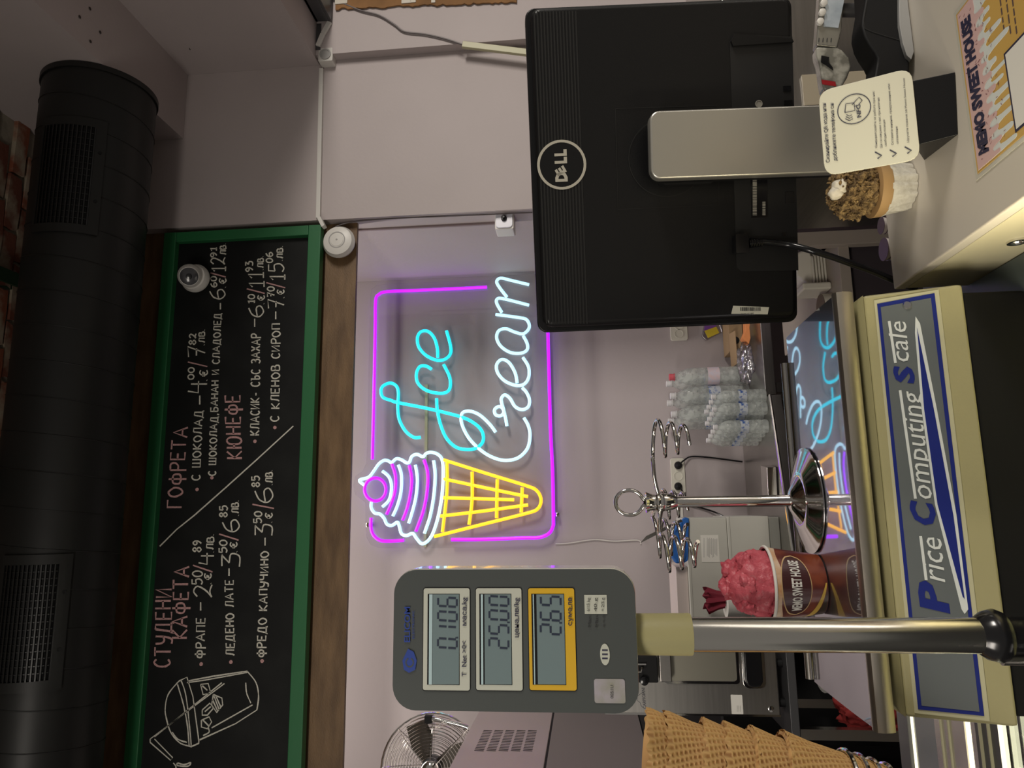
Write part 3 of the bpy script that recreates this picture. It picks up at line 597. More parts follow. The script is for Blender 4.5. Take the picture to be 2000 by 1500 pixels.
for a in (('P', bluep, 1853, 1198, 1845, 1142, 52, .04), ('rice', whitei, 1846, 1137, 1838, 1053, 44, 0), ('C', bluep, 1828, 1030, 1822, 985, 44, .04), ('omputing', whitei, 1821, 977, 1796, 768, 40, 0), ('S', bluep, 1786, 750, 1781, 717, 36, .04), ('cale', whitei, 1776, 708, 1769, 629, 36, 0)):
    ptext(a[0], a[1], pn, PP2, *a[2:7], bold=a[7], shear=.25)
def pline(pl, pts, wd, m, par, name='printed_line', off=.0003):
    mb = MB(); ribbon(mb, [pl.at(x, y, off) for x, y in pts], wd, pl.n); return mb.build(name, m, par, smooth=False)
for a, b in (((1809, 1133), (1798, 1047)), ((1788, 974), (1758, 762)), ((1749, 709), (1736.5, 627))): pline(PP2, [a, b], .0022, whitei, pn, 'overline')
mb = MB(); mb.prism([PP2.at(x, y, 0) for x, y in ((1788, 618), (1797, 632), (1830, 800), (1868, 1005), (1891, 1190), (1884, 1199), (1878, 1190), (1826, 985), (1800, 800), (1787, 650))], PP2.n*.0003); mb.build('swoosh_outline', whitei, pn, smooth=False)
mb = MB(); mb.prism([PP2.at(x, y, .0004) for x, y in ((1791, 640), (1824, 800), (1862, 1007), (1884, 1170), (1880, 1165), (1831, 985), (1805, 800))], PP2.n*.0003); mb.build('swoosh', bluep, pn, smooth=False)
MB().lathe([(.004, 0), (.003, .0015)], PP2.at(1772, 596), PP2.n, 14).build('screw', chrome, t)
# platform: plate with folded lips
def plz(y): q_ = y-.677; return ZP+.0143*q_-.155*q_*q_
mb = MB(); NP = 32; ys_ = [.677+.168*i/NP for i in range(NP+1)]
mb.add([(x, y, plz(y)+dz) for dz in (0, -.003) for y in ys_ for x in (-.188, .196)], [(2*i, 2*i+1, 2*i+3, 2*i+2) for i in range(NP)]+[(2*NP+2+2*i, 2*NP+4+2*i, 2*NP+5+2*i, 2*NP+3+2*i) for i in range(NP)]+[(0, 2*NP+2, 2*NP+3, 1), (2*NP, 2*NP+1, 4*NP+3, 4*NP+2)]+[(2*i, 2*i+2, 2*NP+4+2*i, 2*NP+2+2*i) for i in range(NP)]+[(2*i+1, 2*NP+3+2*i, 2*NP+5+2*i, 2*i+3) for i in range(NP)])
pf = mb.build('platform', mirror, t, ang=30)
lip = MB(); n = 8; prof = [(.677, ZP-.0165), (.674, ZP-.0165), (.6715, ZP-.013), (.670, ZP-.006), (.6715, ZP-.001), (.676, ZP+.0012), (.681, ZP+.0003), (.681, ZP-.002)]
lip.prism([(-.19, y, z) for y, z in prof], (.388, 0, 0)); lip.build('front_lip', mat('lip_steel', (.50, .46, .40), .38, 1.0), t)
MB().tube([(-.186, .850, plz(.845)+.003), (.166, .850, plz(.845)+.003)], .0045, 12).build('rear_lip', steels, t)
# customer display on its pole
t = thing('customer_display', 'grey customer display with three readouts on a steel pole', 'display', (-.085, .53, ZG))
YH = 0.5; H = YP(YH)
c0, c1 = H.uv(H.at(766, 1387)), H.uv(H.at(1238, 1111)); cx, cy = (c0[0]+c1[0])/2, (c0[1]+c1[1])/2; hw, hh = abs(c1[0]-c0[0]), abs(c1[1]-c0[1])
MB().prism([H.p(cx+a, cy+b, -.030) for a, b in rrect(hw+.001, hh+.001, .016, 8)], H.n*.0285).build('casing', headsd, t, bevel=.003)
fc = MB().prism([H.p(cx+a, cy+b, -.0013) for a, b in rrect(hw, hh, .016, 8)], H.n*.0013).build('face', headm, t, smooth=False)
SEG = {'0': 'abcdef', '1': 'bc', '2': 'abged', '5': 'afgcd', '6': 'afgedc'}
def seg7(par, pl, ch, x, y, h_, w_):
    o = pl.at(x, y); ex, ey = pl.ex, pl.ey; s_ = h_/FP*YH; q = w_/FP*YH; t_ = s_*.10; mb = MB()
    def P(a, b): return o+ex*(a*q+b*s_*.06)+ey*(b*s_)
    S = {'a': ((.12, 1), (.88, 1)), 'g': ((.12, .5), (.88, .5)), 'd': ((.12, 0), (.88, 0)), 'f': ((0, .95), (0, .55)), 'e': ((0, .45), (0, .05)), 'b': ((1, .95), (1, .55)), 'c': ((1, .45), (1, .05))}
    if ch == '.': ribbon(mb, [P(-.25, 0), P(-.10, 0)], t_*1.4, pl.n)
    else:
        for s in SEG[ch]: ribbon(mb, [P(*S[s][0]), P(*S[s][1])], t_, pl.n)
    return mb.build('digit', segm, par, smooth=False)
HF = YP(YH-.0008)
for (xa, xb, m, la, lb, base, hgt, digs) in ((827.5, 917.5, lcdf, 836.5, 896.5, 892, 37, (('0', 1264), ('.', 1240), ('1', 1240), ('0', 1211), ('6', 1183))), (929.5, 1021, lcdf, 937, 999.5, 993, 37, (('2', 1264), ('5', 1237), ('.', 1210), ('0', 1209), ('0', 1181))),
                                   (1031.5, 1126.5, yellowb, 1038.5, 1105, 1095, 38, (('2', 1237), ('.', 1211), ('6', 1210), ('5', 1181)))):
    mb = MB(); plate(mb, H, xa-1.5, 1147.5, xb+1.5, 1350.5, 0, .0004, .002); mb.build('window_rim', blackg, fc, smooth=False)
    mb = MB(); plate(mb, H, xa, 1149, xb, 1349, .0004, .0008, .0015); bz = mb.build('bezel', m, fc, smooth=False)
    mb = MB(); plate(mb, HF, la-1, 1160, lb+1, 1338, 0, .0002); mb.build('lcd_gap', blackg, fc, smooth=False)
    mb = MB(); plate(mb, HF, la+9, 1161, lb, 1337, .0002, .0004); mb.build('lcd', lcdm, fc, smooth=False)
    mb = MB(); plate(mb, HF, la+2, 1161, la+7, 1337, .0002, .0005); mb.build('lcd_edge', mat('pale_reflector', (.42, .55, .58), .25), fc, smooth=False)
    HS = YP(YH-.0014)
    for ch, y in digs: seg7(fc, HS, ch, base, y+2.5, hgt-1, 16)
HT = YP(YH-.001)
for a in (('T', 911, 1321, 911, 1313, 9), ('Net', 911, 1302, 911, 1280, 9), ('>0<', 911, 1275, 911, 1252, 9), ('маса,kg', 911, 1222, 911, 1167, 9), ('цена,лв/kg', 1013, 1245, 1013, 1168, 9), ('сума,лв', 1117, 1222, 1117, 1167, 9)):
    ptext(a[0], navy, fc, HT, *a[1:], bold=.012)
HB = YP(YH-.0003)
elb = mat('display_blue_print', (.015, .045, .26), .4)
ptext('ELICOM', elb, fc, HB, 801, 1254, 801, 1185, 11, bold=.02); ptext('ELECTRONIC', elb, fc, HB, 809.5, 1247, 809.5, 1193, 4)
lg = [HB.at(x, y, .0002) for x, y in ((786, 1290), (797, 1267), (808, 1273), (814, 1290), (811, 1308), (799, 1314), (789, 1308))]
MB().prism(lg, HB.n*.0002).build('logo', elb, fc, smooth=False)
c = HB.at(800, 1294, .0005); mb = MB(); ribbon(mb, [c+HB.ex*math.cos(a)*.0028+HB.ey*math.sin(a)*.0026 for a in [math.radians(k) for k in range(20, 341, 20)]], .0009, HB.n); mb.build('logo_ring', headm, fc, smooth=False)
mb = MB(); plate(mb, H, 1141, 1162, 1186, 1199, 0, .0004); mb.build('rating_plate', lcdf, fc, smooth=False)
for b, x in (('6/15 kg', 1152), ('40 g', 1166), ('= 2/5 g', 1180)): ptext(b, inkm, fc, YP(YH-.0006), x, 1194, x, 1168, 6)
for b, x in (('Max', 1154), ('Min', 1168), ('e = d', 1182)): ptext(b, inkm, fc, HB, x, 1225, x, 1203, 6)
MB().prism([H.p(*H.uv(H.at(1181.5, 1278)), 0)+H.ex*math.cos(a)*.0068+H.ey*math.sin(a)*.0032 for a in [2*PI*k/24 for k in range(24)]], H.n*.0005).build('oval_badge', lcdf, fc, smooth=False)
for y in (1270, 1278, 1286): mb = MB(); plate(mb, H, 1176, y-1.5, 1187, y+1.5, .0005, .0007); mb.build('badge_bar', navy, fc, smooth=False)
mb = MB(); plate(mb, H, 1160, 1326, 1222, 1374, 0, .0005, .0015); mb.build('seal_sticker', mat('hologram_sticker', (.46, .45, .38), .15, .5, col2=(.6, .55, .62), vscale=90), fc, smooth=False)
ptext('0051U', inkm, fc, YP(YH-.0008), 1198, 1364, 1198, 1338, 6)
def vcyl(name, xa, xb, ya, yb, Y, m, par, r=None, prof=None, seg=32):
    pa, pb = PY(xa, (ya+yb)/2, Y), PY(xb, (ya+yb)/2, Y)
    rr = r or abs(PY(xa, ya, Y).x-PY(xa, yb, Y).x)/2; h_ = pa.z-pb.z
    pr = [(rr*a, h_*b) for a, b in (prof or ((1, 0), (1, 1)))]
    return MB().lathe(pr, (pa.x, Y, pb.z), (0, 0, 1), seg).build(name, m, par)
YQ = .52
pb_ = PY(1600, 1240, YQ); px_, rp = pb_.x, abs(PY(1600, 1206, YQ).x-PY(1600, 1275, YQ).x)/2
def zat(x): return PY(x, 1240, YQ).z
L = lambda nm, pr, m, dx=0: MB().lathe([(r, z) for r, z in pr], (px_+dx, YQ, 0), (0, 0, 1), 40).build(nm, m, t)
L('collar', [(rp*1.2, zat(1350)), (rp*1.22, zat(1346)), (rp*1.2, zat(1228))], cream)
L('pole', [(rp, zat(1925)), (rp, zat(1346))], mat('pole_steel', (.72, .70, .65), .16, 1.0))
L('clamp', [(rp*1.1, zat(1962)), (rp*1.35, zat(1958)), (rp*1.5, zat(1945)), (rp*1.35, zat(1925)), (rp*1.1, zat(1912)), (rp*1.02, zat(1908))], blackg)
L('lower_tube', [(rp*1.0, ZG), (rp*1.05, zat(1956))], blackg)
MB().lathe([(.004, ZG), (.004, zat(1950))], (px_-rp*1.3, YQ, 0), (0, 0, 1), 12).build('clamp_rod', steels, t)
L('foot_plate', [(rp*1.9, ZG), (rp*1.9, ZG+.004), (rp, ZG+.008)], blackm)
MB().box((px_-.004, YQ, ZG+.01), (px_+.004, .655, ZG+.02)).build('bracket', blackm, t)

# ------------------------------------------------------------ cup of raspberry gelato
cb_ = PZ(1599, 1140, ZP+.001); s_ = cb_.y/FP
t = thing('gelato_cup', 'paper cup printed in browns heaped with pink raspberry gelato', 'cup', cb_)
R1, R2, HC = 52*s_, 66*s_, 92*s_
cupm = bpy.data.materials.new('printed_cup'); cupm.use_nodes = True
MATS['printed_cup'] = cupm
bsdf = cupm.node_tree.nodes['Principled BSDF']; bsdf.inputs['Roughness'].default_value = .35
N_, L_ = cupm.node_tree.nodes, cupm.node_tree.links
tc = N_.new('ShaderNodeTexCoord'); wv = N_.new('ShaderNodeTexNoise'); wv.inputs['Scale'].default_value = 45; L_.new(tc.outputs['Object'], wv.inputs['Vector'])
rp_ = N_.new('ShaderNodeValToRGB'); e = rp_.color_ramp.elements; e[0].position = .4; e[0].color = (.085, .012, .009, 1); e[1].position = .62; e[1].color = (.20, .045, .018, 1)
L_.new(wv.outputs['Fac'], rp_.inputs[0]); L_.new(rp_.outputs[0], bsdf.inputs[0])
rat = lambda h_: R1+(R2-R1)*h_/HC
MB().lathe([(R1*.95, 0), (R1, 0), (rat(.6*HC), .6*HC), (R2, HC), (R2-.001, HC), (R1-.001, .003)], cb_, (0, 0, 1), 56, cap=False).build('cup_wall', cupm, t)
MB().lathe([(R1*.97, .001), (R1*.97, .003)], cb_, (0, 0, 1), 40).build('cup_bottom', paper, t)
MB().tube([cb_+V((math.cos(2*PI*k/48)*(R2+.0003), math.sin(2*PI*k/48)*(R2+.0003), HC)) for k in range(48)], .0016, 8, closed=True).build('rolled_rim', paper, t)
a0 = -PI/2+.04
def oncup(a, b, lift=.0004):
    h_ = HC*.60+b; r = rat(h_)+lift; an = a0+a/rat(HC*.6); return cb_+V((math.cos(an)*r, math.sin(an)*r, h_))
mb = MB(); nn = 40; el = [(math.cos(2*PI*k/nn), math.sin(2*PI*k/nn)) for k in range(nn)]
for sc, m, lf in ((1.06, mat('pale_gold_print', (.6, .42, .2), .4), .0003), (1.0, mat('deep_brown_print', (.05, .012, .012), .4), .0006)):
    mb = MB(); vs = [oncup(x*.95*hwc, 0, lf) for x in [0] for hwc in [1]]
    rows = []; K = 24
    vs = []; fs = []
    for i in range(K+1):
        x = -1+2*i/K; hh_ = math.sqrt(max(0, 1-x*x)); vs += [oncup(x*.0325*sc, -hh_*.0145*sc, lf), oncup(x*.0325*sc, hh_*.0145*sc, lf)]
    fs = [(2*i, 2*i+2, 2*i+3, 2*i+1) for i in range(K)]
    mb.add(vs, fs); mb.build('label_oval', m, t, smooth=False)
def cupband(pts, m, nm, lf):
    mb = MB(); n_ = len(pts); mb.add([oncup(a, b, lf) for a, b0, b1 in pts for b in (b0, b1)], [(2*i, 2*i+2, 2*i+3, 2*i+1) for i in range(n_-1)]); return mb.build(nm, m, t, smooth=False)
cupband([(-.075+.15*i/40, HC*(.26+.03*math.sin(i*.5)), HC*.372) for i in range(41)], mat('caramel_print', (.50, .24, .08), .35, col2=(.72, .62, .50), vscale=50), 'caramel_band', .0001)
cupband([(-.055+.058*i/24, -HC*(.12+.44*(i/24)**.8), -HC*(.30+.29*(i/24)**.8) if i < 24 else -HC*.585) for i in range(25)], mat('gold_print', (.55, .36, .06), .35), 'gold_swoosh', .0002)
cupband([(-.055+.050*i/24, -HC*(.31+.27*(i/24)**.8), -HC*.588) for i in range(25)], mat('umber_print', (.035, .022, .01), .4), 'dark_corner', .00015)
lettering('MEMO SWEET HOUSE', paper, t, None, (1, 0, 0), (0, 0, 1), width=.052, height=.0095, bold=.03, fn=lambda a, b: oncup(a-.026, b-.0047, .0009))
def blob(c, rx, ry, rz, m, par, name, amp=.25, fr=2.0, sub=4, seed=0, power=1):
    bm = bmesh.new(); bmesh.ops.create_icosphere(bm, subdivisions=sub, radius=1)
    vs = []
    for v in bm.verts:
        p = v.co.copy(); d = noise.noise(p*fr+V((seed, 0, 0)))*amp + noise.noise(p*fr*3+V((0, seed, 0)))*amp*.5 + abs(noise.noise(p*fr*6))*amp*.35
        p = p*(1+d); vs.append(V(c)+V((p.x*rx, p.y*ry, p.z*rz)))
    fs = [tuple(v.index for v in f_.verts) for f_ in bm.faces]; bm.free()
    mb = MB(); mb.add(vs, fs); return mb.build(name, m, par, ang=60)
g_ = MB(); 
blob(cb_+V((0, 0, HC+.010)), R2*.90, R2*.90, .033, gelato, t, 'gelato_scoop', .16, 1.8, 5, 3)
for k, (dx, dy, dz, r) in enumerate(((.014, -.006, .036, .011), (-.004, -.008, .038, .012), (.021, -.014, .024, .010), (-.014, -.015, .024, .012), (.004, -.020, .022, .012))):
    blob(cb_+V((dx, dy, HC+dz)), r*1.1, r, r*.9, gelato, t, 'gelato_curl', .40, 1.7, 4, k*3)
# ------------------------------------------------------------ chrome stand for cones
sb = PZ(1578, 977, ZP+.0003); s_ = sb.y/FP; YS = sb.y
t = thing('cone_stand', 'chrome tabletop cone stand with a ring handle and wire spirals', 'cone holder', sb)
ztop = lambda x: PY(x, 975, YS).z
MB().lathe([(94*s_, 0), (97*s_, .0008), (97*s_, .002), (89*s_, .003), (56*s_, .0092), (50*s_, .0102), (45*s_, .0103), (20*s_, .0185), (13*s_, .0198)], sb, (0, 0, 1), 64).build('base', chrome, t, ang=25)
MB().lathe([(10.5*s_, .019), (10.5*s_, ztop(1318)-sb.z)], sb, (0, 0, 1), 28).build('pole', chrome, t)
ft = [(10.5, 1322), (15, 1312), (17, 1298), (17, 1296), (18, 1294), (18, 1291), (17, 1289), (18, 1286), (18, 1283), (15, 1280), (15, 1274), (18, 1266), (20, 1261), (8, 1259), (3, 1256)]
MB().lathe([(r*s_, ztop(x)-sb.z) for r, x in ft], sb, (0, 0, 1), 32).build('top_fitting', chrome, t, ang=25)
rc = V((sb.x, YS, ztop(1229))); rr = 26*s_
ring = [rc+V((math.sin(a)*rr*.9, 0, math.cos(a)*rr)) for a in [math.radians(k) for k in range(-158, 159, 9)]]
MB().tube([V((sb.x-.002, YS, ztop(1259)))]+ring+[V((sb.x+.002, YS, ztop(1259)))], .0022, 10).build('ring_handle', chrome, t)
def coil(xc, yc_top, Y, xt, xb, r_top, r_bot, turns, xarm, ph):
    c = PY((xt+xb)/2, yc_top, Y); zt, zb_ = PY(xt, yc_top, Y).z, PY(xb, yc_top, Y).z; s = Y/FP; P = []
    n = int(turns*22)
    for i in range(n+1):
        f_ = i/n; a = ph-2*PI*turns*f_; r = (r_top+(r_bot-r_top)*f_)*s; P.append(V((c.x+math.cos(a)*r, Y+math.sin(a)*r, zt+(zb_-zt)*f_)))
    arm = [V((sb.x, YS, ztop(xarm))), V((sb.x, YS, ztop(xarm))).lerp(P[0], .5)+V((0, 0, .002)), P[0]]
    MB().tube(catmull(arm, 6)[:-1]+P, .0021, 10).build('spiral_arm', chrome, t)
coil(0, 857, YS-.005, 1272, 1343, 40, 24, 2.9, 1290, -PI*.9)
coil(0, 1050, YS+.05, 1276, 1344, 38, 24, 3.0, 1292, 0)
coil(0, 1080, YS-.045, 1292, 1366, 35, 22, 3.0, 1296, .4)
coil(0, 985, YS+.09, 1283, 1340, 30, 20, 3.1, 1288, -PI/2)
# ------------------------------------------------------------ waffle cones in a spiral holder
YK = .62; s_ = YK/FP; tilt = math.atan(.148)
top = PY(1262, 1466, YK); axd = V((-math.sin(tilt)*1, 0, -math.cos(tilt)))
e1 = V((0, 1, 0)).cross(axd).normalized(); e2 = axd.cross(e1)
LC, RCN = 410*s_, 66*s_
def conemesh(sd):
    random.seed(sd); vs = []; fs = []; rg = []; na, nl = 280, 150
    for i in range(nl+1):
        for j in range(na):
            a = 2*PI*j/na; f_ = i/nl; ll = LC*f_; r = RCN*(1-f_)+.0004
            sp = .0036; u_ = a*RCN*.75; w_ = ll
            g1 = abs(((u_+w_*.25)/sp) % 1-.5); g2 = abs(((w_-u_*.25)/sp) % 1-.5)
            ridge = min(1, max(0, 1.5-g1*5)+max(0, 1.5-g2*5)); d = .0010*ridge-.0007 if f_ < .93 else 0; rg.append(ridge); d += .0020*max(0, 1-f_*9)
            if i == 0: ll += .0012*math.sin(j*.38)+.003*math.sin(a+sd)
            if i == 0: d -= .0004
            vs.append((e1*math.cos(a)+e2*math.sin(a))*(r+d)+axd*ll)
    for i in range(nl):
        for j in range(na): fs.append((i*na+j, i*na+(j+1) % na, (i+1)*na+(j+1) % na, (i+1)*na+j))
    k = len(vs)
    for i in range(2):
        for j in range(na):
            a = 2*PI*j/na; f_ = i*.8; vs.append((e1*math.cos(a)+e2*math.sin(a))*((RCN*(1-f_))-.0016)+axd*(LC*f_)); rg.append(.5)
    for j in range(na):
        fs.append((k+j, k+na+j, k+na+(j+1) % na, k+(j+1) % na)); fs.append((j, k+j, k+(j+1) % na, (j+1) % na))
    RG.append(rg); return vs, fs
RG = []
wn = waffle.node_tree; an = wn.nodes.new('ShaderNodeAttribute'); an.attribute_name = 'ridge'; wr = wn.nodes.new('ShaderNodeMix'); wr.data_type = 'RGBA'
tcn = wn.nodes.new('ShaderNodeTexCoord'); wz = wn.nodes.new('ShaderNodeTexNoise'); wz.inputs['Scale'].default_value = 25; wn.links.new(tcn.outputs['Object'], wz.inputs['Vector'])
wc = wn.nodes.new('ShaderNodeValToRGB'); wc.color_ramp.elements[0].color = (.27, .115, .030, 1); wc.color_ramp.elements[1].color = (.42, .22, .07, 1); wc.color_ramp.elements[0].position = .38; wc.color_ramp.elements[1].position = .62
wn.links.new(wz.outputs['Fac'], wc.inputs[0]); wn.links.new(wc.outputs[0], wr.inputs['A']); wr.inputs['B'].default_value = (.52, .32, .125, 1); wn.links.new(an.outputs['Fac'], wr.inputs['Factor']); wn.links.new(wr.outputs['Result'], wn.nodes['Principled BSDF'].inputs[0])
conevs = [conemesh(s) for s in (1, 2)]
offs = [(1262, 0), (1294, -3), (1354, -12), (1392, -4), (1437, -10), (1492, -12)]
names = ['topmost waffle cone of the stack', 'second waffle cone from the top of the stack', 'third waffle cone from the top of the stack', 'fourth waffle cone from the top of the stack', 'fifth waffle cone from the top of the stack', 'lowest waffle cone of the stack held by wire rings']
prev = None
for k, (x, dy) in enumerate(offs):
    o = top+axd*((x-1262)*s_/math.cos(tilt)*1.0)+e1*0+V((-dy*s_*.35*0, 0, 0))
    vs, fs = conevs[k % 2]; mb = MB(); a = .7*k; rot = Matrix.Rotation(a, 3, axd)
    mb.add([o+rot @ V(v)*(1.0 if k < 5 else 1.02) for v in vs], fs)
    ob = mb.build('waffle_cone', waffle, None, ang=50); at_ = ob.data.attributes.new('ridge', 'FLOAT', 'POINT'); at_.data.foreach_set('value', RG[k % 2]); tag(ob, 'golden '+names[k], 'waffle cone', 'stacked waffle cones')
t = thing('cone_holder', 'chrome wire spiral holder around the stacked waffle cones', 'cone holder', (top.x-.04, YK, ZG))
P = []
for i in range(4*28+1):
    f_ = i/(4*28); l = (1597+f_*90-1262)*s_; rr = RCN*(1-(l-(1492-1262)*s_)/LC)*1.03+.003; a = 2*PI*4*f_+1.0
    P.append(top+axd*l+(e1*math.cos(a)+e2*math.sin(a))*rr)
MB().tube(P, .0019, 8).build('wire_spiral', chrome, t)
bx = P[-1]; MB().tube(catmull([bx, bx+V((-.03, 0, -.01)), V((bx.x-.05, YK, bx.z-.05)), V((bx.x-.05, YK, ZG+.004))], 8), .0025, 8).build('stem', chrome, t)
MB().lathe([(.045, 0), (.044, .004), (.01, .008)], (bx.x-.05, YK, ZG), (0, 0, 1), 32).build('base', chrome, t)

# ------------------------------------------------------------ monitor seen from behind
tm_ = math.radians(3.8); exm = (R0*math.cos(tm_)-fh*math.sin(tm_)).normalized()
nm_ = -(FW*math.cos(tm_)+R0*math.sin(tm_)*0.9); 
MO = EYE+ray(1290, 330)*.88
PM = Plane(MO, nm_)
TL, TR, BL, BR = (PM.at(x, y) for x, y in ((1051, 646), (1025, 15), (1561, 632), (1549, -12)))
exm = ((TR-TL).normalized()+(BR-BL).normalized()).normalized(); PM.ex = exm; PM.ey = PM.n.cross(exm)
cen = (TL+TR+BL+BR)/4; MW = ((TR-TL).length+(BR-BL).length)/2; MH = ((TL-BL).length+(TR-BR).length)/2
t = thing('computer_monitor', 'black computer monitor seen from behind on a silver stand', 'monitor', (cen.x, cen.y+.05, 1.05))
PM.o = cen
def mpr(mb, w_, h_, r, o0, o1, dx=0, dy=0): return mb.prism([PM.p(a+dx, b+dy, o0) for a, b in rrect(w_, h_, r)], PM.n*(o1-o0))
mb = MB(); mpr(mb, MW, MH, .012, -.022, -.004); mb.build('front_bezel', blackp, t, bevel=.002)
mb = MB(); mpr(mb, MW-.012, MH-.012, .012, -.004, .012); sh = mb.build('back_shell', blackp, t, bevel=.007, bseg=4)
mb = MB(); mpr(mb, MW-.02, MH-.02, .004, -.0235, -.022); mb.build('screen', blackg, t)
PM3 = Plane(PM.o+PM.n*.0122, PM.n); PM3.ex = PM.ex; PM3.ey = PM.ey
for i in range(14):                                        # cooling grooves
    f_ = i/13; xa = 1043+f_*80
    a = PM3.at(xa-2+1, 22); b = PM3.at(xa+ 26, 632)
    mb = MB(); c1_, c2_ = PM3.uv(a), PM3.uv(b); ym_ = (c1_[1]+c2_[1])/2
    mb.prism([PM3.p(c1_[0], ym_-.0009, -.001), PM3.p(c2_[0], ym_-.0009, -.001), PM3.p(c2_[0], ym_+.0009, -.001), PM3.p(c1_[0], ym_+.0009, -.001)], PM3.n*.0014)
    mb.build('vent_slot', mat('vent_black', (.002, .002, .002), .8), t, smooth=False)
cl_ = PM3.uv(PM3.at(1097, 322)); ro, ri = .0300, .0268
mb = MB(); K = 48; vs = []
for k in range(K): a = 2*PI*k/K; vs += [PM3.p(cl_[0]+ri*math.cos(a), cl_[1]+ri*math.sin(a), .0008), PM3.p(cl_[0]+ro*math.cos(a), cl_[1]+ro*math.sin(a), .0008)]
mb.add(vs, [(2*k, 2*k+1, (2*k+3) % (2*K), (2*k+2) % (2*K)) for k in range(K)])
lgm = mat('warm_grey_emblem', (.38, .36, .31), .35)
mb.build('emblem_ring', lgm, t, smooth=False)
mb = MB(); mb.add([PM3.p(cl_[0]+ri*math.cos(2*PI*k/K), cl_[1]+ri*math.sin(2*PI*k/K), .0006) for k in range(K)], [tuple(range(K))]); mb.build('emblem_disc', blackp, t, smooth=False)
for ch, dx, dy, w_, tl in (('D', -.0205, 0, .0118, 0), ('E', -.0088, .0004, .0088, 28), ('L', .0014, 0, .0080, 0), ('L', .0104, 0, .0080, 0)):
    ex_, ey_ = PM3.ex, PM3.ey
    if tl: R_ = Matrix.Rotation(math.radians(tl), 3, PM3.n); ex_, ey_ = R_ @ ex_, R_ @ ey_
    lettering(ch, lgm, t, PM3.p(cl_[0]+dx, cl_[1]-.0055+dy, .0009), ex_, ey_, w_, .0130 if ch != 'E' else .0105, PM3.n, bold=.06)
# recessed connector bay at the bottom, square vesa outline, ring
gm = mat('seam_black', (.003, .003, .003), .5)
def mline(pts, wd=.0009, m=gm, name='seam', off=.0006, closed=False):
    P = [PM3.at(x, y, off) for x, y in pts]; mb = MB(); ribbon(mb, P+([P[0]] if closed else []), wd, PM3.n); return mb.build(name, m, t, smooth=False)
mline([(1202, 212), (1400, 206), (1404, 400), (1207, 409)], closed=True)
c_ = PM3.uv(PM3.at(1303, 308)); mb = MB(); ribbon(mb, [PM3.p(c_[0]+.047*math.cos(a), c_[1]+.047*math.sin(a), .0006) for a in [2*PI*k/40 for k in range(41)]], .0012, PM3.n); mb.build('mount_ring', gm, t, smooth=False)
bay = mat('bay_black', (.006, .006, .0065), .5)
mb = MB(); mb.prism([PM3.at(x, y, -.0004) for x, y in ((1425, 82), (1430, 69), (1440, 67), (1547, 72), (1559, 528), (1447, 530), (1438, 522))], PM3.n*.0008); mb.build('connector_bay', bay, t, smooth=False)
mb = MB(); mb.prism([PM3.at(x, y, .0002) for x, y in ((1426, 82), (1431, 68), (1545, 78), (1548, 84), (1430, 92))], PM3.n*.004); mb.build('bay_lip', blackp, t, smooth=False)
for x0, y0, x1, y1 in ((1530, 168, 1545, 177), (1532, 196, 1548, 208), (1534, 375, 1551, 396), (1528, 454, 1536, 460)):
    mb = MB(); plate(mb, PM3, x0, y0, x1, y1, .0004, .0016); mb.build('latch', blackg, t, smooth=False)
mb = MB(); plate(mb, PM3, 1466, 350, 1500, 424, .0004, .0009); st = mb.build('rating_label', blackg, t, smooth=False)
PM4 = Plane(PM3.o+PM3.n*.0012, PM3.n); PM4.ex = PM3.ex; PM4.ey = PM3.ey
def barcode(pl, x0, x1, y0, y1, m, par, n=26, sd=1):
    random.seed(sd); mb = MB(); y = y0
    while y < y1-.6:
        w_ = random.choice((.5, .9, 1.3))*(y1-y0)/n/1.4
        mb.prism([pl.at(a, b) for a, b in ((x0, y), (x1, y), (x1, y+w_), (x0, y+w_))], pl.n*.0002); y += w_+random.choice((.5, .9))*(y1-y0)/n/1.2
    return mb.build('barcode', m, par, smooth=False, kind='stuff')
barcode(PM4, 1470, 1478, 351, 421, lgm, st, 40, 2); barcode(PM4, 1489, 1495, 394, 420, lgm, st, 16, 3)
MB().lathe([(.0045, 0), (.0045, .0006), (.0035, .0006), (.0034, .0002)], PM3.at(1482, 203, .0004), PM3.n, 20).build('ring_mark', lgm, t, smooth=False)
mb = MB(); mb.prism([PM3.at(x, y, .0003) for x, y in ((1428, 613), (1432, 597), (1502, 600), (1499, 614))], PM3.n*.0004); st = mb.build('asset_sticker', cardm, t, smooth=False)
PM5 = Plane(PM3.o+PM3.n*.0009, PM3.n); PM5.ex = PM3.ex; PM5.ey = PM3.ey
mb = MB(); x = 1446; random.seed(5)
while x < 1486:
    w_ = random.choice((.7, 1.2, 1.8)); mb.prism([PM5.at(a, b) for a, b in ((x, 600), (x+w_, 600), (x+w_, 607), (x, 607))], PM5.n*.0002); x += w_+random.choice((.8, 1.3))
mb.build('barcode', inkm, st, smooth=False, kind='stuff')
lettering('381219492', inkm, st, PM5.at(1472, 610.5, .0001), -PM5.ey*-1 if False else PM5.ey, -PM5.ex, .016, .0018, PM5.n)
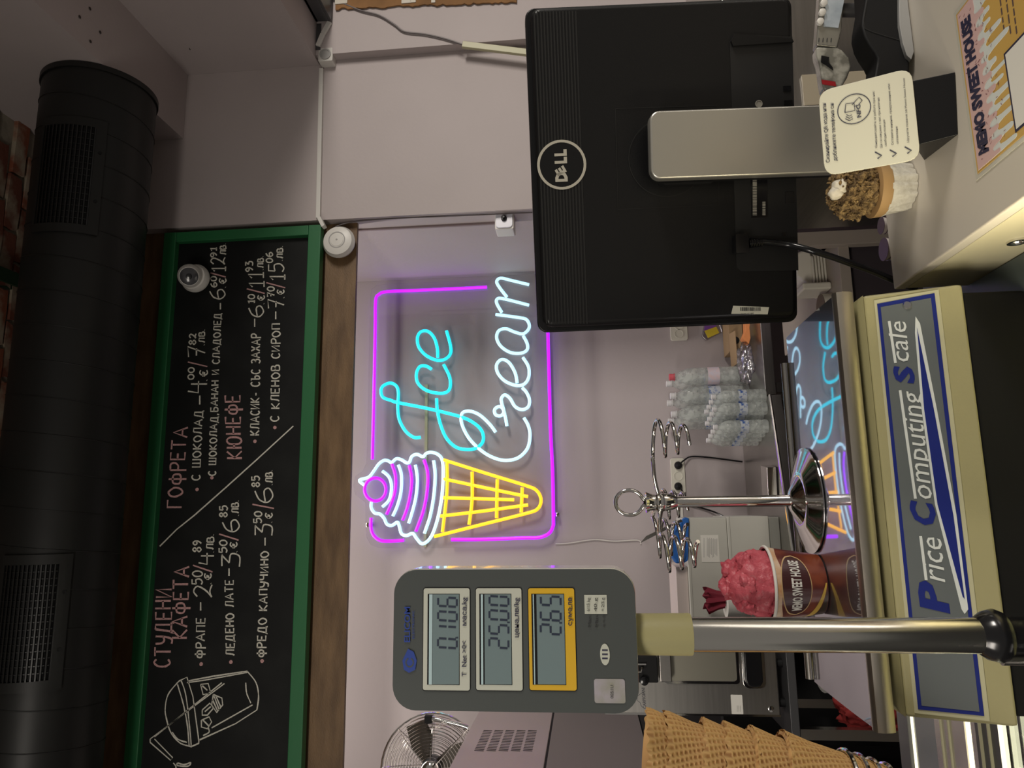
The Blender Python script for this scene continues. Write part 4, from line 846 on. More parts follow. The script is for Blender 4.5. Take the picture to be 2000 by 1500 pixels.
# silver stand column in front of the back shell
ps = Plane(PM.o+PM.n*.055, PM.n)
mb = MB(); c = [ps.at(x, y, 0) for x, y in ((1270, 345), (1270, 213), (1620, 206), (1620, 343))]
cu = [ps.uv(p) for p in c]; xl = (cu[0][0]+cu[3][0])/2; xr = (cu[1][0]+cu[2][0])/2; yt = (cu[0][1]+cu[1][1])/2
foot = Plane((0, 0, 0), (0, 0, 1))
PSn = PM.n; botz = 1.062
def col(o): return o
pts = rrect(xr-xl, .36, .012, 6); pts = [(a+(xl+xr)/2, b+yt-.18) for a, b in pts]
mb.prism([ps.p(a, b, 0) for a, b in pts], -ps.n*.016); mb.build('stand_column', silverp, t, bevel=.003)
mb = MB(); w0 = (xl+xr)/2; mb.prism([ps.p(w0+a, yt-.18+b, -.0165) for a, b in rrect(xr-xl-.003, .355, .01)], -ps.n*.014); mb.build('column_back', blackm, t)
mb = MB(); mb.prism([ps.p(w0+a, yt-.05+b, -.030) for a, b in rrect(.08, .07, .01)], -ps.n*.0125); mb.build('neck_bracket', blackm, t)
fp = ps.p(w0, yt-.36, -.01)
mb = MB(); mb.prism([(fp.x+a, fp.y+.06+b, 1.0505) for a, b in rrect(.22, .20, .02)], (0, 0, .012)); mb.build('stand_foot', blackp, t)
mb = MB(); mb.box((fp.x-.03, fp.y-.03, 1.06), (fp.x+.03, fp.y+.02, fp.z+.02)); mb.build('foot_post', blackp, t)
# cable with plug
pl_ = PM3.at(1452, 475, .008)
mb = MB(); plate(mb, PM3, 1437, 457, 1463, 493, .001, .013, .002); mb.build('cable_plug', blackg, t)
pth = [PM3.at(1463, 475, .007), PM3.at(1480, 473, .007), PM3.at(1500, 473, .008), PM3.at(1540, 478, .012)]+[PY(x, y, .84) for x, y in ((1580, 488), (1620, 500), (1660, 514), (1700, 528), (1740, 545), (1790, 565))]
tag(MB().tube(catmull(pth, 6), .0040, 10).build('monitor_cable', blackg), 'thick black cable hanging from the back of the monitor', 'cable')
mb = MB()
for k in range(5): p = PM3.at(1465+k*5, 474.5, .007); q2 = PM3.at(1468+k*5, 474.5, .007); mb.tube([p, q2], .0062-k*.0004, 10)
mb.build('strain_relief', blackg, t, kind='stuff')

# ------------------------------------------------------------ card stand, poster, treat, terminal on the white counter
PC = Plane((.341, .598, ZW), (-.14, -.93, .36))
t = thing('card_stand', 'ivory tap and scan card on a black angled stand', 'sign', (.34, .62, ZW))
A, B, Cc = PC.at(1868, 140), PC.at(1873, 263), PZ(1805, 314, ZW+.0005)
A.z = B.z = ZW+.0005
up1, up2 = PC.at(1780, 158), PC.at(1786, 285)
ba, bb = A+(Cc-B), Cc
MB().add([A, B, bb, ba, up1, up2], [(0, 1, 2, 3), (0, 4, 5, 1), (1, 5, 2), (0, 3, 4), (3, 2, 5, 4)]).build('base', blackp, t, smooth=False, bevel=.0008)
mb = MB(); cc = [PC.at(x, y, .001) for x, y in ((1780, 133), (1798, 312), (1611, 345), (1598, 180))]
def roundpoly(Q, r, k=5):
    out = []; n = len(Q)
    for i in range(n):
        p, a, b = Q[i], Q[i-1], Q[(i+1) % n]; pa = p+(a-p).normalized()*r; pb = p+(b-p).normalized()*r
        for j in range(k+1): u = j/k; out.append(pa*(1-u)**2+p*2*u*(1-u)+pb*u*u)
    return out
mb.prism(roundpoly(cc, .012), PC.n*.002); cd = mb.build('card', cardm, t, smooth=False, bevel=.0006)
P3 = Plane(PC.o+PC.n*.0032, PC.n)
ink = mat('charcoal_print', (.05, .05, .07), .6)
for a in (('Сканирайте QR кода или', 1621, 317, 1613, 202, 7.2, .012), ('доближете телефона си', 1635, 314, 1628, 202, 7.2, .012), ('Кандидатсвайте за работа при нас', 1713.5, 289, 1708, 178, 4.2, 0), ('Ще се свържем с вас при налична', 1723.5, 289, 1717.5, 191, 4.2, 0), ('свободна позиция', 1732, 286, 1728.5, 234, 4.2, 0),
          ('Оставете мнение, предложение или', 1745.5, 283, 1738, 164, 4.4, 0), ('оплакване', 1755, 281, 1753, 247, 4.2, 0), ('Научете повече за Memo Sweet House', 1776, 278, 1767, 153, 4.4, 0), ('NFC', 1682, 229, 1680, 204, 8, .03)):
    ptext(a[0], ink, cd, P3, *a[1:6], bold=a[6])
for x, y in ((1716, 303), (1745, 299), (1774, 293)): pline(P3, [(x-2, y+7), (x+6, y+1), (x-7, y-6)], .0011, ink, cd, 'check_mark')
cn = P3.uv(P3.at(1668, 213)); mb = MB(); ribbon(mb, [P3.p(cn[0]+.0135*math.cos(a), cn[1]+.0135*math.sin(a), .0002) for a in [2*PI*k/36 for k in range(37)]], .0008, P3.n); mb.build('tap_circle', ink, cd, smooth=False)
pline(P3, [(1650, 220), (1652, 203), (1668, 201), (1670, 216), (1650, 220)], .0007, ink, cd, 'phone_symbol')
pline(P3, [(1664, 205), (1672, 196), (1678, 190), (1684, 196), (1676, 206), (1668, 208)], .0007, ink, cd, 'hand_symbol')
for k in range(3): pline(P3, [(1653-k*1, 224+k*4), (1659, 227+k*4.5), (1664+k*1, 224+k*4)], .0006, ink, cd, 'wave_mark')
ZPl = Plane((0, 0, ZW+.0005), (0, 0, 1), (0, 1, 0))
t = thing('menu_poster', 'laminated yellow and pink poster lying on the white counter', 'poster', (.34, .48, ZW))
x0, x1, y1, y0 = .267, .413, .581, .371
MB().box((x0-.004, y0-.004, ZW+.0002), (x1+.004, y1+.004, ZW+.0007)).build('laminate_film', mat('laminate_film', (.55, .53, .45), .15, coat=.5), t, smooth=False)
MB().box((x0, y0, ZW+.0008), (x1, y1, ZW+.0011)).build('sheet', mat('mustard_print', (.56, .35, .09), .45), t, smooth=False)
random.seed(11)
def drips(ytop, ybase, amp, m, z, name):
    P = [V((x0+.002, ytop, z)), V((x0+.002, ybase, z))]; x = x0+.002
    while x < x1-.016:
        w_ = random.uniform(.008, .013); d = random.uniform(.3, 1)*amp
        P += [V((x+w_*.03, ybase-d*.35, z)), V((x+w_*.05, ybase-d*.88, z)), V((x+w_*.15, ybase-d*.98, z)), V((x+w_*.3, ybase-d, z)), V((x+w_*.42, ybase-d*.88, z)), V((x+w_*.46, ybase-d*.3, z)), V((x+w_*.55, ybase-d*.02, z)), V((x+w_*.75, ybase+.001, z)), V((x+w_*.93, ybase-d*.05, z))]; x += w_
    P += [V((x1-.002, ybase, z)), V((x1-.002, ytop, z))]
    mb = MB(); mb.prism(P, V((0, 0, .0002))); return mb.build(name, m, t, smooth=False)
drips(y1-.002, y1-.035, .030, mat('white_print', (.62, .65, .62), .5), ZW+.0011, 'white_drips')
drips(y1-.0025, y1-.026, .014, mat('pink_print', (.60, .40, .38), .5), ZW+.0014, 'pink_drips')
PT = Plane((0, 0, ZW+.0017), (0, 0, 1), (0, 1, 0))
lettering('MEMO SWEET HOUSE', navy, t, V((x0+.010, y1-.0195, ZW+.0018)), V((1, 0, 0)), V((0, 1, 0)), .122, .0125, V((0, 0, 1)), bold=.065, shear=.2)
mb = MB(); random.seed(8)
for k in range(90):
    p = V((random.uniform(x0+.006, x1-.006), y1-random.uniform(.004, .045), ZW+.0017)); a = random.random()*PI; d_ = V((math.cos(a), math.sin(a), 0))*.0012
    ribbon(mb, [p-d_, p+d_], .0006, V((0, 0, 1)))
mb.build('sprinkles', mat('cocoa_sprinkle', (.2, .06, .07), .6), t, smooth=False, kind='stuff')
xa, xb = PZ(1965, 115, ZW).x, PZ(1985, 250, ZW).x; yy = PZ(1975, 180, ZW).y
MB().box((min(xa, xb)-.004, yy-.072, ZW+.0011), (max(xa, xb)+.004, yy, ZW+.0014)).build('blank_square_border', navy, t, smooth=False)
MB().box((min(xa, xb)-.002, yy-.070, ZW+.0014), (max(xa, xb)+.002, yy-.002, ZW+.0016)).build('blank_square', paper, t, smooth=False)
random.seed(6)
for xx in (1962, 1974, 1986):
    mb = MB(); y = 66
    while y > -30:
        l_ = random.uniform(8, 20); a_, b_ = PZ(xx-(66-y)*.13, y, ZW+.0012), PZ(xx-(66-y+l_)*.13, y-l_, ZW+.0012); ribbon(mb, [a_, b_], .0017, V((0, 0, 1))); y -= l_+4
    mb.build('faint_text_line', MATS['dark_text'] if 'dark_text' in MATS else mat('dark_text', (.10, .06, .05), .7), t, smooth=False, kind='stuff')
# paper wrapped treat
c = PZ(1790, 362, ZW); c.y += .012
tr = PY(1745, 366, .70); c = V((PY(1745, 368, .70).x, .70, ZW)); s_ = .70/FP
t = thing('wrapped_treat', 'crumb topped treat in a crinkled white paper cup behind the card stand', 'dessert', c)
def ztr(x): return PY(x, 366, .70).z-c.z
mb = MB(); K = 48; vs = []
hs = (0, .35, .8, 1.0)
for h_, r in zip(hs, (.0215, .0235, .0250, .0262)):
    for j in range(K):
        a = 2*PI*j/K; rr = r+.0012*math.sin(j*2.1)+.0009*math.sin(j*5.3+h_*3); vs.append(c+V((math.cos(a)*rr, math.sin(a)*rr, h_*ztr(1722)+.0005)))
mb.add(vs, [(i*K+j, i*K+(j+1) % K, (i+1)*K+(j+1) % K, (i+1)*K+j) for i in range(3) for j in range(K)]+[tuple(range(K-1, -1, -1)), tuple(3*K+j for j in range(K))])
mb.build('paper_cup', mat('speckled_paper', (.55, .52, .44), .8, col2=(.68, .66, .58), vscale=250, bump=.6, bscale=80), t, ang=60)
MB().lathe([(.0262, ztr(1724)), (.0275, ztr(1719)), (.0282, ztr(1702)), (.025, ztr(1701))], c, (0, 0, 1), 40).build('tan_band', mat('tan_band', (.42, .26, .11), .6), t)
random.seed(3)
crm = mat('brown_crumble', (.085, .05, .02), .9, col2=(.32, .21, .085), vscale=160, contrast=(.4, .62), bump=1, bscale=300)
blob(c+V((0, 0, ztr(1668))), .026, .026, .023, crm, t, 'crumble_dome', .25, 4, 5, 2)
bm_ = MB()
for k in range(260):
    u, v = random.uniform(0, 2*PI), random.uniform(-.2, 1); r = math.sqrt(max(0, 1-v*v)); p = c+V((0, 0, ztr(1668)))+V((math.cos(u)*r*.027, math.sin(u)*r*.027, v*.024))
    d_ = V((random.uniform(-1, 1), random.uniform(-1, 1), random.uniform(-1, 1))).normalized()*.003; bm_.tube([p-d_, p+V((0, 0, .0008)), p+d_], .0011, 4)
bm_.build('crumbs', crm, t, kind='stuff')
for k, (dx, dz, r) in enumerate(((0.002, 1633, .0085), (-.004, 1622, .0065), (.006, 1642, .006))): blob(c+V((dx-.003, -.012, ztr(dz))), r, r, r, mat('whipped_cream', (.62, .57, .46), .5), t, 'cream_swirl', .3, 1.5, 3, k)
# stacks of tasting cups behind the counter edge
ts = mat('pinkish_cup_plastic', (.66, .60, .56), .35); tsd = mat('cup_rim_dark', (.05, .02, .03), .3)
for (yc, xt, wpx, lab) in ((412, 1717, 24, 'clear stack of small cups nearest the paper wrapped treat'), (441, 1719, 34, 'middle stack of pinkish striped tasting cups behind the counter'), (487, 1724, 46, 'stack of lilac striped tasting cups nearest the monitor cable')):
    c = PY(xt+1, yc, .83); rr = wpx/2/FP*.83; t = thing('cup_stack', lab, 'cups', (c.x, c.y, 1.05))
    n = 8; dz = .0046; zb0 = c.z-n*dz
    MB().lathe([(rr*.75, 0), (rr*.9, zb0-1.0515)], (c.x, c.y, 1.0505), (0, 0, 1), 24).build('cup_column', ts, t)
    for k in range(n):
        z = zb0+k*dz; MB().lathe([(rr*.90, 0), (rr*.98, dz*.84), (rr*.6, dz*.85)], (c.x, c.y, z), (0, 0, 1), 24).build('cup', ts, t)
        MB().lathe([(rr*.98, dz*.86), (rr*1.0, dz*.9), (rr*.98, dz*.97)], (c.x, c.y, z), (0, 0, 1), 24).build('cup_rim', tsd, t)
# black device with silver base, far right of the counter
Yb = .66; PBk = YP(Yb)
t = thing('black_receipt_printer', 'curved black device with a rounded silver base on the white counter', 'printer', (PBk.at(1770, 40).x, Yb+.05, ZW))
ol = [(1690, -120), (1688, -40), (1690, 0), (1684, 35), (1683, 50), (1688, 70), (1697, 87), (1708, 103), (1713, 113), (1712, 125), (1708, 148), (1706, 175), (1740, 178), (1768, 158), (1777, 138), (1778, 118), (1770, 112), (1762, 85), (1756, 50), (1755, 20), (1756, -120)]
MB().prism([PBk.at(x, y) for x, y in ol], V((0, .03, 0))).build('body', blackm, t, bevel=.003)
ol = [(1757, -120), (1756.5, 20), (1757, 48), (1763, 83), (1771, 108), (1780, 116), (1790, 100), (1794, 60), (1798, 0), (1800, -120)]
PBq = YP(Yb-.004); q_ = [PBq.at(x, y) for x, y in ol]; zmin = min(p.z for p in q_); q_ = [V((p.x, p.y, max(p.z, ZW+.001))) for p in q_]
MB().prism(q_, V((0, .03, 0))).build('base', mat('silver_paint', (.42, .42, .41), .35, .3), t, bevel=.004)
mb = MB(); ribbon(mb, [PBk.at(x, y, .0006) for x, y in ((1694, 0), (1687, 40), (1689, 55), (1705, 62), (1730, 70), (1758, 78))], .0008, V((0, -1, 0))); mb.build('seam', gm, t, smooth=False)
# hand held terminal with bluish screen
Yt = .80; PTm = Plane(PY(1630, 60, Yt), (-.15, -1, .05)); t = thing('hand_terminal', 'silver handheld terminal with bluish screen wrapped in clear plastic', 'terminal', (PTm.at(1640, 60).x, Yt+.02, 1.05))
ol = [(1604, -60), (1598, 40), (1594, 88), (1636, 93), (1644, 60), (1652, -60)]
MB().prism([PTm.at(x, y) for x, y in ol], -PTm.n*.018).build('body', mat('silver_body', (.34, .33, .29), .22, .6), t, bevel=.002)
MB().prism([PTm.at(x, y, .0005) for x, y in ((1615, -30), (1613, 0), (1608, 52), (1637, 55), (1648, 2), (1650, -30))], PTm.n*.0012).build('screen', mat('bluish_screen', (.30, .35, .40), .2, coat=.5, col2=(.45, .5, .55), vscale=60), t, smooth=False)
for x, y in ((1608, 8), (1605, 26), (1601, 44)): MB().lathe([(.0042, 0), (.0040, .004), (.002, .005)], PTm.at(x, y, .0005), PTm.n, 16).build('key', whitep, t)
for k in range(4): pline(PTm, [(1603+k*8-3, 74), (1602+k*8-3, 82)], .0009, inkm, t, 'mark', .0008)
ol = [(1594, 90), (1595, 108), (1600, 122), (1603, 140), (1605, 158), (1609, 176), (1640, 176), (1656, 150), (1663, 130), (1660, 112), (1645, 96), (1636, 92)]
MB().prism([PTm.at(x, y, .002) for x, y in ol], -PTm.n*.020).build('clear_sleeve', mat('cloudy_plastic', (.16, .155, .13), .12, coat=.8, col2=(.36, .35, .30), vscale=70, contrast=(.42, .6)), t, bevel=.003)
MB().prism([PTm.at(x, y, .003) for x, y in ((1604, 109), (1603, 122), (1612, 127), (1627, 138), (1626, 132), (1618, 122), (1619, 112))], PTm.n*.0008).build('black_strap', blackg, t, smooth=False)
MB().prism([PTm.at(x, y, .003) for x, y in ((1604, 156), (1606, 165), (1633, 169), (1631, 160))], PTm.n*.0008).build('red_label', mat('red_label', (.30, .01, .015), .4), t, smooth=False)
MB().tube([PTm.at(1640, 20, -.02), V((PTm.at(1630, 20).x, Yt+.03, 1.051))], .008, 12).build('stem', darksteel, t)
MB().lathe([(.03, 0), (.03, .01), (.012, .016)], (PTm.at(1630, 20).x, Yt+.03, 1.0505), (0, 0, 1), 24).build('foot', darksteel, t)

# ------------------------------------------------------------ background: steel worktops and what stands on them
def poly_top(name, label, px, z, th, m, depth_pts=None):
    pts = [PZ(x, y, z) for x, y in px]
    return pts
ZT = ZC2
t = thing('steel_worktop', 'steel worktop against the back wall under the orange pieces', 'worktop', (.8, 3.15, 0))
MB().box((.447, 2.93, ZT-.042), (XS-.003, YW-.002, ZT)).build('top', steel, t, bevel=.003)
for x in (.48, 1.12): MB().box((x-.02, 2.96, 0), (x+.02, 3.0, ZT-.042)).build('leg', steels, t)
MB().box((.47, 2.98, .15), (1.14, 3.36, .17)).build('lower_shelf', darksteel, t)
t = thing('steel_worktop', 'steel worktop under the water bottles and white cartons', 'worktop', (-.3, 3.0, 0))
fl = [V((.436, YW-.002, ZT)), V((.436, 2.872, ZT)), V((.026, 2.765, ZT)), V((-.62, 2.60, ZT)), V((-.62, YW-.002, ZT))]
MB().prism(fl, V((0, 0, -.045))).build('top', steel, t, bevel=.003)
MB().tube([fl[1]+V((0, -.003, 0)), fl[3]+V((0, -.003, 0))], .006, 8).build('rolled_edge', chrome, t)
for x, y in ((.40, 2.92), (-.58, 2.68)): MB().box((x-.02, y-.02, 0), (x+.02, y+.02, ZT-.046)).build('leg', steels, t)
MB().prism([p+V((0, .06 if p.y < 3 else -.02, -.30)) for p in fl], V((0, 0, -.03))).build('lower_shelf', creamd, t)
# water bottles
wl = mat('water_label', (.45, .48, .52), .5, col2=(.04, .10, .32), vscale=55, contrast=(.50, .62)); wl2 = mat('pink_label', (.62, .46, .46), .5, col2=(.5, .5, .6), vscale=60)
capw = mat('white_cap', (.66, .65, .66), .45); capr = mat('red_cap', (.62, .10, .13), .45)
def bottle(name, label, grp, c, h, r, capm, lab):
    t = thing(name, label, 'water bottle', c, grp)
    pr = [(.0, 0), (.62, 0), (.95, .015), (1, .04), (1, .10), (.94, .12), (1, .14), (1, .22), (.94, .24), (1, .26), (1, .34), (.97, .36), (.97, .53), (1, .55), (1, .62), (.95, .64), (1, .66), (.98, .72), (.85, .79), (.6, .86), (.38, .905), (.30, .93), (.30, .955)]
    MB().lathe([(max(a, .02)*r, b*h) for a, b in pr], c, (0, 0, 1), 20, cap=False).build('bottle_body', water, t)
    MB().lathe([(.982*r, .37*h), (.982*r, .52*h)], c, (0, 0, 1), 20, cap=False).build('label_band', lab, t)
    MB().lathe([(.36*r, .945*h), (.37*r, 1.0*h), (.30*r, 1.003*h)], c, (0, 0, 1), 16).build('cap', capm, t)
    MB().lathe([(.42*r, .93*h), (.42*r, .94*h)], c, (0, 0, 1), 16).build('neck_ring', capm, t)
    return t
def stand(cx, cy, base_z, y): return V((PY(cx, cy, y).x, y, base_z))
bigs = [(735, 3.21, capr, wl2, 'large water bottle with a red cap and pinkish label'), (748, 3.33, capw, wl, 'large water bottle with white cap right behind the red capped one'), (772, 3.21, capw, wl, 'middle large water bottle of the front row'), (786, 3.33, capw, wl, 'middle large water bottle standing against the wall'),
        (808, 3.21, capw, wl, 'leftmost large water bottle of the front row in the upright view'), (822, 3.33, capw, wl, 'leftmost large water bottle standing against the wall')]
for (y, Y, cm, lb, lab) in bigs: bottle('water_bottle', lab, 'large water bottles', stand(1370, y, ZT+.0005, Y), .345, .041, cm, lb)
small = None
for r, (x, y) in enumerate(((1385, 784), (1379, 813), (1377, 848))):
    p = PZ(x, y, ZT+.205); p.y = max(2.87, min(p.y, 2.93))
    for k in range(5):
        c = V((p.x-.012*k, p.y-.005+.0605*k, ZT+.0005))
        if c.y > 3.155: continue
        nm = ['row nearest the large bottles', 'middle row', 'row nearest the wall socket'][r]
        lab = 'small clear water bottle with white cap, %s, %s from the front' % (nm, ['first', 'second', 'third', 'fourth', 'fifth'][k])
        if small is None: small = bottle('water_bottle', lab, 'small water bottles', c, .215, .0275, capw, wl)
        else: o = copy_tree(small); o.location = c; o['label'] = lab
# plastic film, cardboard, orange pieces, hanging sponge packet
def crumple(name, label, cat, c, sx, sy, sz, m, sd, sub=4, amp=.35):
    t_ = blob(c, sx, sy, sz, m, None, name, amp, 2.2, sub, sd); return tag(t_, label, cat)
p = PZ(1468, 715, ZT); crumple('plastic_film', 'crumpled clear plastic film beside the large water bottles', 'plastic film', (p.x+.0, 3.06, ZT+.040), .085, .065, .030, bagm, 3)
t = thing('cardboard_box', 'opened brown cardboard box behind the plastic film', 'box', (.80, 3.30, ZT))
pa, pb2 = PY(1436, 705, 3.3), PY(1445, 640, 3.3)
MB().box((.70, 3.25, ZT+.001), (1.0, 3.39, ZT+.062)).build('box_body', cartonb, t, bevel=.002)
MB().prism([V((.62, 3.245, ZT+.060)), V((.78, 3.245, ZT+.060)), V((.78, 3.19, ZT+.045)), V((.63, 3.19, ZT+.045))], V((0, 0, .003))).build('flap', cartonb, t, smooth=False)
MB().lathe([(.018, 0), (.018, .0006)], V((.75, 3.249, ZT+.035)), (0, -1, 0), 16).build('hand_hole', blackm, t)
t = thing('orange_packaging', 'folded orange paper packaging hanging over the worktop', 'packaging', (.86, 3.02, ZT))
MB().prism([PY(x, y, 3.03) for x, y in ((1455, 610), (1456, 645), (1450, 660), (1463, 672), (1466, 660), (1464, 640), (1468, 610))], V((0, .05, 0))).build('folded_sheet', mat('orange_paper', (.62, .22, .07), .7), t, bevel=.002)
t = thing('sponge_packet', 'yellow and purple printed packet hanging on the wall', 'packet', PY(1390, 645, YW-.03))
MB().prism([PY(x, y, YW-.03) for x, y in ((1371, 656), (1376, 630), (1404, 625), (1412, 648), (1398, 655), (1380, 665))], V((0, .022, 0))).build('packet', bagm, t, bevel=.004)
MB().prism([PY(x, y, YW-.034) for x, y in ((1376, 646), (1399, 638), (1405, 650), (1383, 660))], V((0, .003, 0))).build('yellow_print', mat('yellow_print', (.62, .48, .03), .5), t, smooth=False)
MB().prism([PY(x, y, YW-.034) for x, y in ((1375, 646), (1377, 630), (1397, 629), (1399, 638))], V((0, .003, 0))).build('purple_print', mat('purple_print', (.18, .06, .3), .5), t, smooth=False)
# wall sockets
ivory = mat('ivory_plastic', (.62, .60, .52), .35)
def wsocket(label, x0, x1, ys, plugged, yedge):
    pl = YP(YW-.0005); t = thing('wall_socket', label, 'socket', pl.at((x0+x1)/2, sum(ys)/len(ys)))
    mb = MB(); plate(mb, pl, x0, yedge[0], x1, yedge[1], 0, .014, .01); mb.build('plate', ivory, t, bevel=.002)
    for i, y in enumerate(ys):
        c = pl.at((x0+x1)/2, y, .014); MB().lathe([(.0215, -.001), (.0215, .002), (.0185, .002), (.018, .0005)], c, (0, -1, 0), 24).build('outlet', ivory, t)
        if i in plugged:
            MB().lathe([(.0175, -.004), (.0175, .012), (.013, .022), (.006, .03)], c, (0, -1, 0), 20).build('plug', blackm, t)
        else:
            for s in (-1, 1): MB().lathe([(.0024, 0), (.0024, .0014)], c+V((s*.009, .004, 0)), (0, -1, 0), 8).build('pin_hole', blackm, t)
    return t
wsocket('ivory triple wall socket with two black plugs above the worktop', 1309, 1340, (909, 930, 950), (0, 2), (895, 963))
t = wsocket('ivory multi socket block on the wall beside the black monitor', 1308, 1344, (636, 652), (), (618, 664))
cable('cable', [PY(x, y, Y) for x, y, Y in ((1326, 908, YW-.04), (1336, 899, YW-.03), (1350, 892, YW-.012), (1380, 893, YW-.008), (1420, 898, YW-.008), (1450, 902, YW-.01))], .004, blackg, 'thin black power cable from the right hand plug of the triple socket')
cable('cable', [PY(x, y, Y) for x, y, Y in ((1328, 952, YW-.04), (1338, 968, YW-.02), (1348, 985, YW-.01), (1370, 992, YW-.01), (1395, 1000, YW-.02), (1420, 1012, YW-.06))], .004, blackg, 'black power cable from the left hand plug towards the white cartons')
MB_ = MB(); plate(MB_, YP(YW-.0005), 1327, 964, 1338, 1075, 0, .012); tag(MB_.build('cable_trunking', whitep), 'white cable trunking on the wall left of the triple socket', 'cable cover')
# steel blade lying on the worktop
t = thing('steel_knife_box', 'bright steel box grater lying at the front of the worktop', 'kitchen tool', PZ(1506, 950, ZT))
a, b, c_, d = PZ(1497, 912, ZT+.03), PZ(1513, 915, ZT+.005), PZ(1512, 985, ZT+.005), PZ(1500, 990, ZT+.03)
MB().prism([PZ(1503, 908, ZT+.004), PZ(1516, 912, ZT+.004), PZ(1519, 975, ZT+.004), PZ(1507, 985, ZT+.004)], V((0, 0, .035))).build('body', chrome, t, bevel=.003)
# cartons
def carton_box(name, label, x0, x1, z0, z1, y0, y1, m, par=None):
    t = thing(name, label, 'carton', ((x0+x1)/2, (y0+y1)/2, z0)); MB().box((x0, y0, z0+.0005), (x1, y1, z1-.0005)).build('carton_body', m, t, bevel=.003)
    MB().box((x0-.0003, y0+.002, z1-.012), (x1+.0003, y0+.003-.0035, z1-.010)).build('flap_seam', mat('carton_seam', (.3, .29, .26), .8), t)
    return t
YBX = 2.86
xr = PY(1420, 1011, YBX).x; xl = xr-.46
z1 = PY(1341, 1050, YBX).z; z2 = PY(1421, 1050, YBX).z; z3 = PY(1503, 1050, YBX).z
b1 = carton_box('carton', 'upper pale grey carton with a printed label', xl, xr, z2, z1, YBX, 3.16, carton)
b2 = carton_box('carton', 'lower pale grey carton under the labelled one', xl, xr+.004, z3, z2, YBX-.004, 3.16, carton)
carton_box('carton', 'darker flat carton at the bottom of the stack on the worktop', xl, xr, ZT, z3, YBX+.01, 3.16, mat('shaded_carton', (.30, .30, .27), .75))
pl = YP(YBX-.001); mb = MB(); plate(mb, pl, 1368, 1045, 1406, 1098, 0, .0006); lb = mb.build('label', paper, b1, smooth=False)
mb = MB(); random.seed(4)
for k in range(13):
    x = 1375+k*2.1
    if k in (1, 2): continue
    ribbon(mb, [pl.at(x, 1050+random.random()*3, .0012), pl.at(x, 1090-random.random()*10, .0012)], .0016, V((0, -1, 0)))
mb.build('fine_print', mat('faded_print', (.35, .34, .33), .8), b1, smooth=False, kind='stuff')
bx0 = PY(1335, 1100, YBX).x
t = thing('white_lid_box', 'pinkish white open carton lid resting on the upper carton', 'carton', (xl+.12, 3.0, z1))
MB().box((xl+.001, YBX+.02, z1+.0005), (PY(1335, 1108, YBX).x, 3.12, z1+.045)).build('tray', mat('pinkish_board', (.58, .50, .47), .7), t, bevel=.002)
t = thing('blue_glove', 'blue rubber glove hanging over the cartons', 'glove', PY(1330, 1060, YBX-.03))
MB().prism([PY(x, y, 2.83) for x, y in ((1333, 1018), (1338, 1040), (1341, 1085), (1336, 1100), (1320, 1101), (1311, 1088), (1304, 1070), (1312, 1045), (1322, 1022))], V((0, .022, 0))).build('glove_palm', mat('blue_rubber', (.01, .11, .42), .45, bump=.5, bscale=30), t, bevel=.008, bseg=3)
MB().prism([PY(x, y, 2.84) for x, y in ((1338, 1010), (1332, 1014), (1336, 1100), (1344, 1095), (1346, 1012))], V((0, .015, 0))).build('glove_cuff', MATS['blue_rubber'], t, bevel=.004)
tag(MB().prism([PY(x, y, 2.80) for x, y in ((1250, 1061), (1262, 1047), (1330, 1014), (1334, 1018), (1268, 1052))], V((0, .002, 0))).build('kitchen_knife', steels, smooth=False), 'flat steel blade leaning over the blue glove', 'knife')
# paper roll with red tissue
Yr = 2.74; c = V((PY(1480, 1172, Yr).x, Yr, ZT+.0005)); rr = .062
t = thing('paper_roll', 'white paper roll standing beside the pink gelato cup', 'paper roll', c)
zt_ = PY(1416, 1172, Yr).z-c.z
MB().lathe([(rr, 0), (rr, zt_), (.02, zt_), (.02, zt_*.5)], c, (0, 0, 1), 40).build('roll', paper, t)
c2 = c+V((.005, 0, zt_+.001)); t = thing('red_tissue', 'crumpled dark red tissue poking out of the paper roll', 'tissue', c2)
mb = MB(); vs = []; K = 28; random.seed(9); zz = PY(1380, 1178, Yr).z-c2.z
for h_, r in ((0, .022), (.4, .026), (.8, .034), (1, .036)):
    for j in range(K):
        a = 2*PI*j/K; q2 = r*(1+.35*math.sin(j*1.9)+.2*math.sin(j*4.1+h_)); vs.append(c2+V((math.cos(a)*q2, math.sin(a)*q2, h_*zz*(1+(.16*math.sin(j*1.3) if h_ == 1 else 0)))))
mb.add(vs, [(i*K+j, i*K+(j+1) % K, (i+1)*K+(j+1) % K, (i+1)*K+j) for i in range(3) for j in range(K)]); mb.build('tissue', mat('dark_red_tissue', (.20, .012, .03), .8), t, ang=70)
# ------------------------------------------------------------ stainless gelato machine and its table
YM = 2.2; F_ = YP(YM)
xL, xR = F_.at(1380, 1397).x, F_.at(1380, 1262).x; zTop, zBot = F_.at(1180, 1330).z, F_.at(1520, 1330).z
t = thing('gelato_machine', 'stainless countertop gelato machine with black tap and handle', 'machine', ((xL+xR)/2, YM+.15, zBot-.02))
MB().box((xL, YM, zBot), (xR, YM+.33, zTop)).build('body', steel, t, bevel=.004)
MB().box((xL-.0015, YM-.0015, zBot), (xL+.004, YM+.01, zTop)).build('edge_trim', chrome, t)
def fplate(x0, y0, x1, y1, o0, o1, m, name, rad=.0, bev=0): mb = MB(); plate(mb, F_, x0, y0, x1, y1, o0, o1, rad); return mb.build(name, m, t, bevel=bev)
fplate(1292, 1262, 1447, 1338, 0, .006, chrome, 'recess_rim', .012, .002); fplate(1298, 1264, 1440, 1331, .006, .0075, mat('warm_steel', (.42, .40, .33), .35, .9), 'recess_panel', .01)
